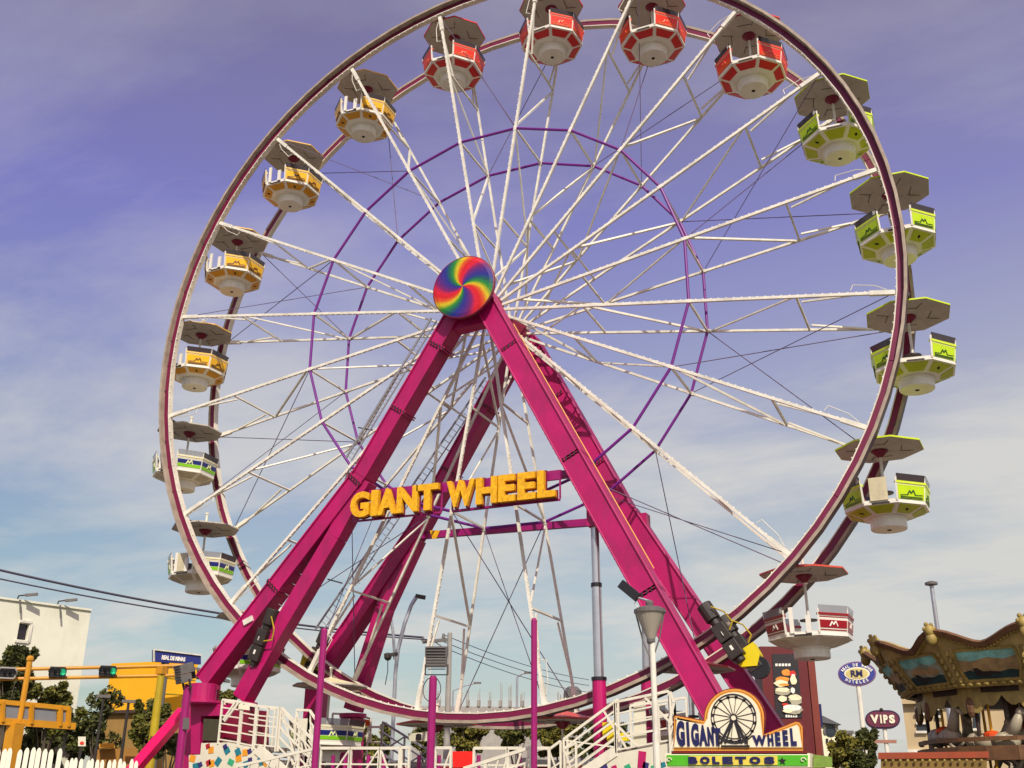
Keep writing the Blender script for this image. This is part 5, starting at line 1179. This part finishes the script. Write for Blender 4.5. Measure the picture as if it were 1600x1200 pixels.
# ---- lamps, poles and wires
def pole_lamp(label, pl, base_px, top, head, r=.07, m=STEEL, arm=None, name='street_lamp'):
    a = pl.at(*top); t_ = thing(name, label, 'street lamp', (a.x, a.y, 0), 'street lamps behind the fairground'); P = Part(t_)
    P('pole', MB().tube((a.x, a.y, 0), a, r*1.3, 8, 0, r*.8), [m]); h = pl.at(*head)
    P('arm', MB().path([a, (a+h)/2+Z*.08, h], r*.6, 6), [m]); P('head', MB().bar(h-pl.r*.28, h+pl.r*.28, .22, .12), [GREYD]); return t_
LPp = Plane(618, 48, 0)
t_ = thing('street_lamp', 'tall curved street lamp seen right of the back left leg', 'street lamp', tuple(LPp.at(614, 1230))[:2]+(0,), 'street lamps behind the fairground'); P = Part(t_)
b0 = LPp.at(617, 1080); cur = [Vector((b0.x, b0.y, 0)), LPp.at(618, 1050), LPp.at(622, 1015), LPp.at(632, 975), LPp.at(643, 945), LPp.at(651, 932)]
P('pole', MB().path(cur, .09, 8), [STEEL]); P('head', MB().bar(LPp.at(649, 931), LPp.at(665, 934), .3, .14), [DARK])
P('second_arm', MB().path([LPp.at(617, 1030), LPp.at(614, 985), LPp.at(611, 968)], .07, 8), [STEEL])
P('camera_box', MB().bar(LPp.at(600, 1024), LPp.at(622, 1022), .2, .14).ball(LPp.at(606, 1026), .18), [DARK]); P('dangling_wire', MB().path([LPp.at(606, 1029), LPp.at(606, 1048), LPp.at(602, 1070)], .02, 5), [DARK])
pole_lamp('single arm street lamp left of the bare purple post', Plane(806, 70, 0), 0, (808, 1058), (826, 1051), .09)
pole_lamp('thin street lamp behind the centre floodlight', Plane(728, 80, 0), 0, (708, 1079), (746, 1067), .08)
pole_lamp('black lamp post in front of the yellow building', Plane(200, 50, 0), 0, (201, 1098), (201, 1096), .07, DARK)
pole_lamp('dark lamp post left of the yellow building', Plane(160, 50, 0), 0, (162, 1090), (162, 1088), .06, DARK)
pole_lamp('steel lamp post behind the right stair landing', Plane(1077, 52, 0), 0, (1076, 1052), (1076, 1050), .09)
t_ = thing('mast_lamp', 'slim mast with saucer head rising behind the carousel', 'street lamp', tuple(Plane(1460, 52).at(1461, 1230))[:2]+(0,)); P = Part(t_); q = Plane(1460, 52); a = q.at(1455, 912)
P('pole', MB().tube((a.x, a.y, 0), a, .14, 8, 0, .09), [STEEL]); P('head', MB().lathe([(.10, -.1), (.28, -.05), (.28, .05), (.08, .12)], a, 14), [GREYD])
UP_ = Plane(703, 56, 0); ut = thing('utility_pole', 'concrete utility pole with crossarm behind the centre floodlight', 'utility pole', tuple(UP_.at(703, 1230))[:2]+(0,)); P = Part(ut); a = UP_.at(703, 989)
P('pole', MB().tube((a.x, a.y, 0), a, .20, 10, 0, .12), [CONC]); P('crossarm', MB().bar(UP_.at(660, 1003), UP_.at(706, 999), .14, .16), [GREYD])
for x, y in ((661, 999), (677, 997), (693, 994)): P('insulator', MB().tube(UP_.at(x, y+3), UP_.at(x, y-4), .10, 8, 0, .06), [GREYD])
P('strut', MB().bar(UP_.at(680, 1003), UP_.at(702, 1019), .06, .06), [GREYD])
def wire(label, pts, r):
    mb = MB()
    for (a, b, sag) in pts:
        pr = a
        for i in range(1, 25):
            t = i/24; p = a.lerp(b, t) - Z*(sag*4*t*(1-t)); mb.tube(pr, p, r, 5, 0, None, False); pr = p
    return tag(mb.build('power_line', [WIRE]), label, 'power line', 'power lines')
WL = Plane(-20, 48, 0)
wire('upper power wire crossing the left sky to the utility pole', [(Plane(-120, 50).at(-120, 862), UP_.at(661, 996), .5)], .055)
wire('lower power wire crossing the left sky to the utility pole', [(Plane(-120, 50).at(-120, 878), UP_.at(677, 1000), .5)], .035)
E2 = Plane(905, 80, 0)
for i, (y, yy) in enumerate(((992, 1062), (1003, 1071), (1012, 1082))): wire(('topmost', 'middle', 'lowest')[i]+' thin wire descending right from the utility pole', [(UP_.at(694, y), E2.at(920, yy), .3)], .022)
# ---- unfinished block with starter bars, and the banner, boards in the centre
UB = Plane(760, 110, 0); ub = thing('unfinished_block', 'low unfinished concrete block with starter bars beyond the trees', 'building', tuple(UB.at(760, 1240))[:2]+(0,)); P = Part(ub)
A_, B_ = UB.at(645, 1130), UB.at(905, 1130); A_.z = B_.z = 0; zt = UB.at(760, 1104).z; P('wall', MB().prism([A_, B_, B_+Z*zt, A_+Z*zt], UB.n, 8), [CONC])
rb_ = random.Random(4)
for x, y in ((686, 1080), (731, 1078), (748, 1076), (765, 1082), (782, 1064), (797, 1070), (816, 1080), (872, 1080), (878, 1084)):
    mb = MB()
    for j in range(4): p = UB.at(x+rb_.uniform(-3, 3), y+rb_.uniform(-2, 10)); mb.tube((p.x, p.y, zt), p, .028, 5)
    p = UB.at(x, 1098); mb.box((p.x, p.y, zt+.3), (.28, .28, .6)); tag(P('starter_bar', mb, [CONC]), kind='stuff')
p = UB.at(895, 1086); P('water_tank', MB().lathe([(.9, 0), (.9, 1.6), (.5, 2.0)], (p.x, p.y, zt), 14), [GREYD])
RBN = YP(-3.0); rb = tag(MB().prism([RBN.at(x, y) for x, y in ((706.5, 1174), (739, 1174), (738, 1199), (708, 1199))], (0, -1, 0), .05).build('red_banner', [mat('bright_red_sheet', lin(240, 32, 18), .6, .08, 4)]), 'bright red rectangular banner in the gap of the queue railing', 'banner')
WBN = YP(2.6); bn = thing('number_board', 'white board with black number 8 behind the short purple post', 'board', tuple(WBN.at(655, 1150))); P = Part(bn)
P('board', MB().prism([WBN.at(x, y) for x, y in ((637, 1146), (668, 1144), (668, 1158), (640, 1158))], (0, -1, 0), .05), [PANELW]); tm = MB(); pxtext(tm, '8', WBN, 650, 659, 1146.5, 1156.5, .02, 0, .04, .02); P('numeral', tm, [BLACKP])
# far stairs railing seen under the rim
RS = YP(3.2); rs = thing('rear_stair', 'grey rear stair railings sloping down behind the wheel bottom', 'stair', tuple(RS.at(620, 1150))[:2]+(0,)); P = Part(rs)
for yy in (3.2, 4.4):
    q = YP(yy); P('stair_railing', rail_mesh(MB(), [q.at(598, 1128), q.at(668, 1172)], .95, 3, .9, .05, 1), [STEEL]); P('landing_railing', rail_mesh(MB(), [q.at(575, 1136), q.at(597, 1136)], 1.4, 3, .5, .05), [RAILW])
P('deck_railing', rail_mesh(MB(), [RS.at(520, 1115), RS.at(562, 1117), RS.at(580, 1124)], .55, 1, .6, .05), [RAILW])
P('far_post', MB().tube(Vector((RS.at(514, 1080).x, 3.2, 0)), RS.at(514, 1080), .05, 8), [RAILW]); 
P('rear_deck', MB().box((RS.at(560, 1190).x, 3.8, RS.at(560, 1190).z-.1), (6, 1.8, .12)), [DECK])
P('orange_panel', MB().prism([YP(3.4).at(x, y) for x, y in ((563, 1122), (580, 1126), (580, 1137), (565, 1132))], (0, -1, 0), .05), [CL['orange']])
# parked cars glimpsed by the fence line and a small shop awning
AWN = Plane(165, 52, 0); an = thing('shop_awning', 'yellow shop front awning under the trees by the yellow building', 'awning', tuple(AWN.at(170, 1200))[:2]+(0,)); P = Part(an)
P('awning', MB().prism([AWN.at(x, y) for x, y in ((155, 1162), (178, 1161), (180, 1168), (155, 1169))], AWN.n, .8), [YELLOW]); P('shop_wall', MB().prism([AWN.at(x, y)-AWN.n*.5 for x, y in ((150, 1170), (215, 1168), (215, 1250), (150, 1250))], AWN.n, .3), [mat('ochre_shop_wall', lin(150, 105, 40), .8, .15, 1)])
SB = Plane(128, 40, 0); sb = thing('street_sign', 'small white sign with red mark among the lower left trees', 'sign', tuple(SB.at(128, 1230))[:2]+(0,)); P = Part(sb); p = SB.at(128, 1158)
P('plate', MB().prism([SB.at(x, y) for x, y in ((122, 1151), (134, 1151), (134, 1166), (122, 1166))], SB.n, .05), [PANELW]); P('mark', MB().prism([q_+SB.n*.02 for q_ in oval(SB, 128, 1161, 3.4, 2.6, 12)], SB.n, .03), [PC['red']]); P('post', MB().tube((p.x, p.y, 0), p-SB.n*.07, .05, 6), [DARK])
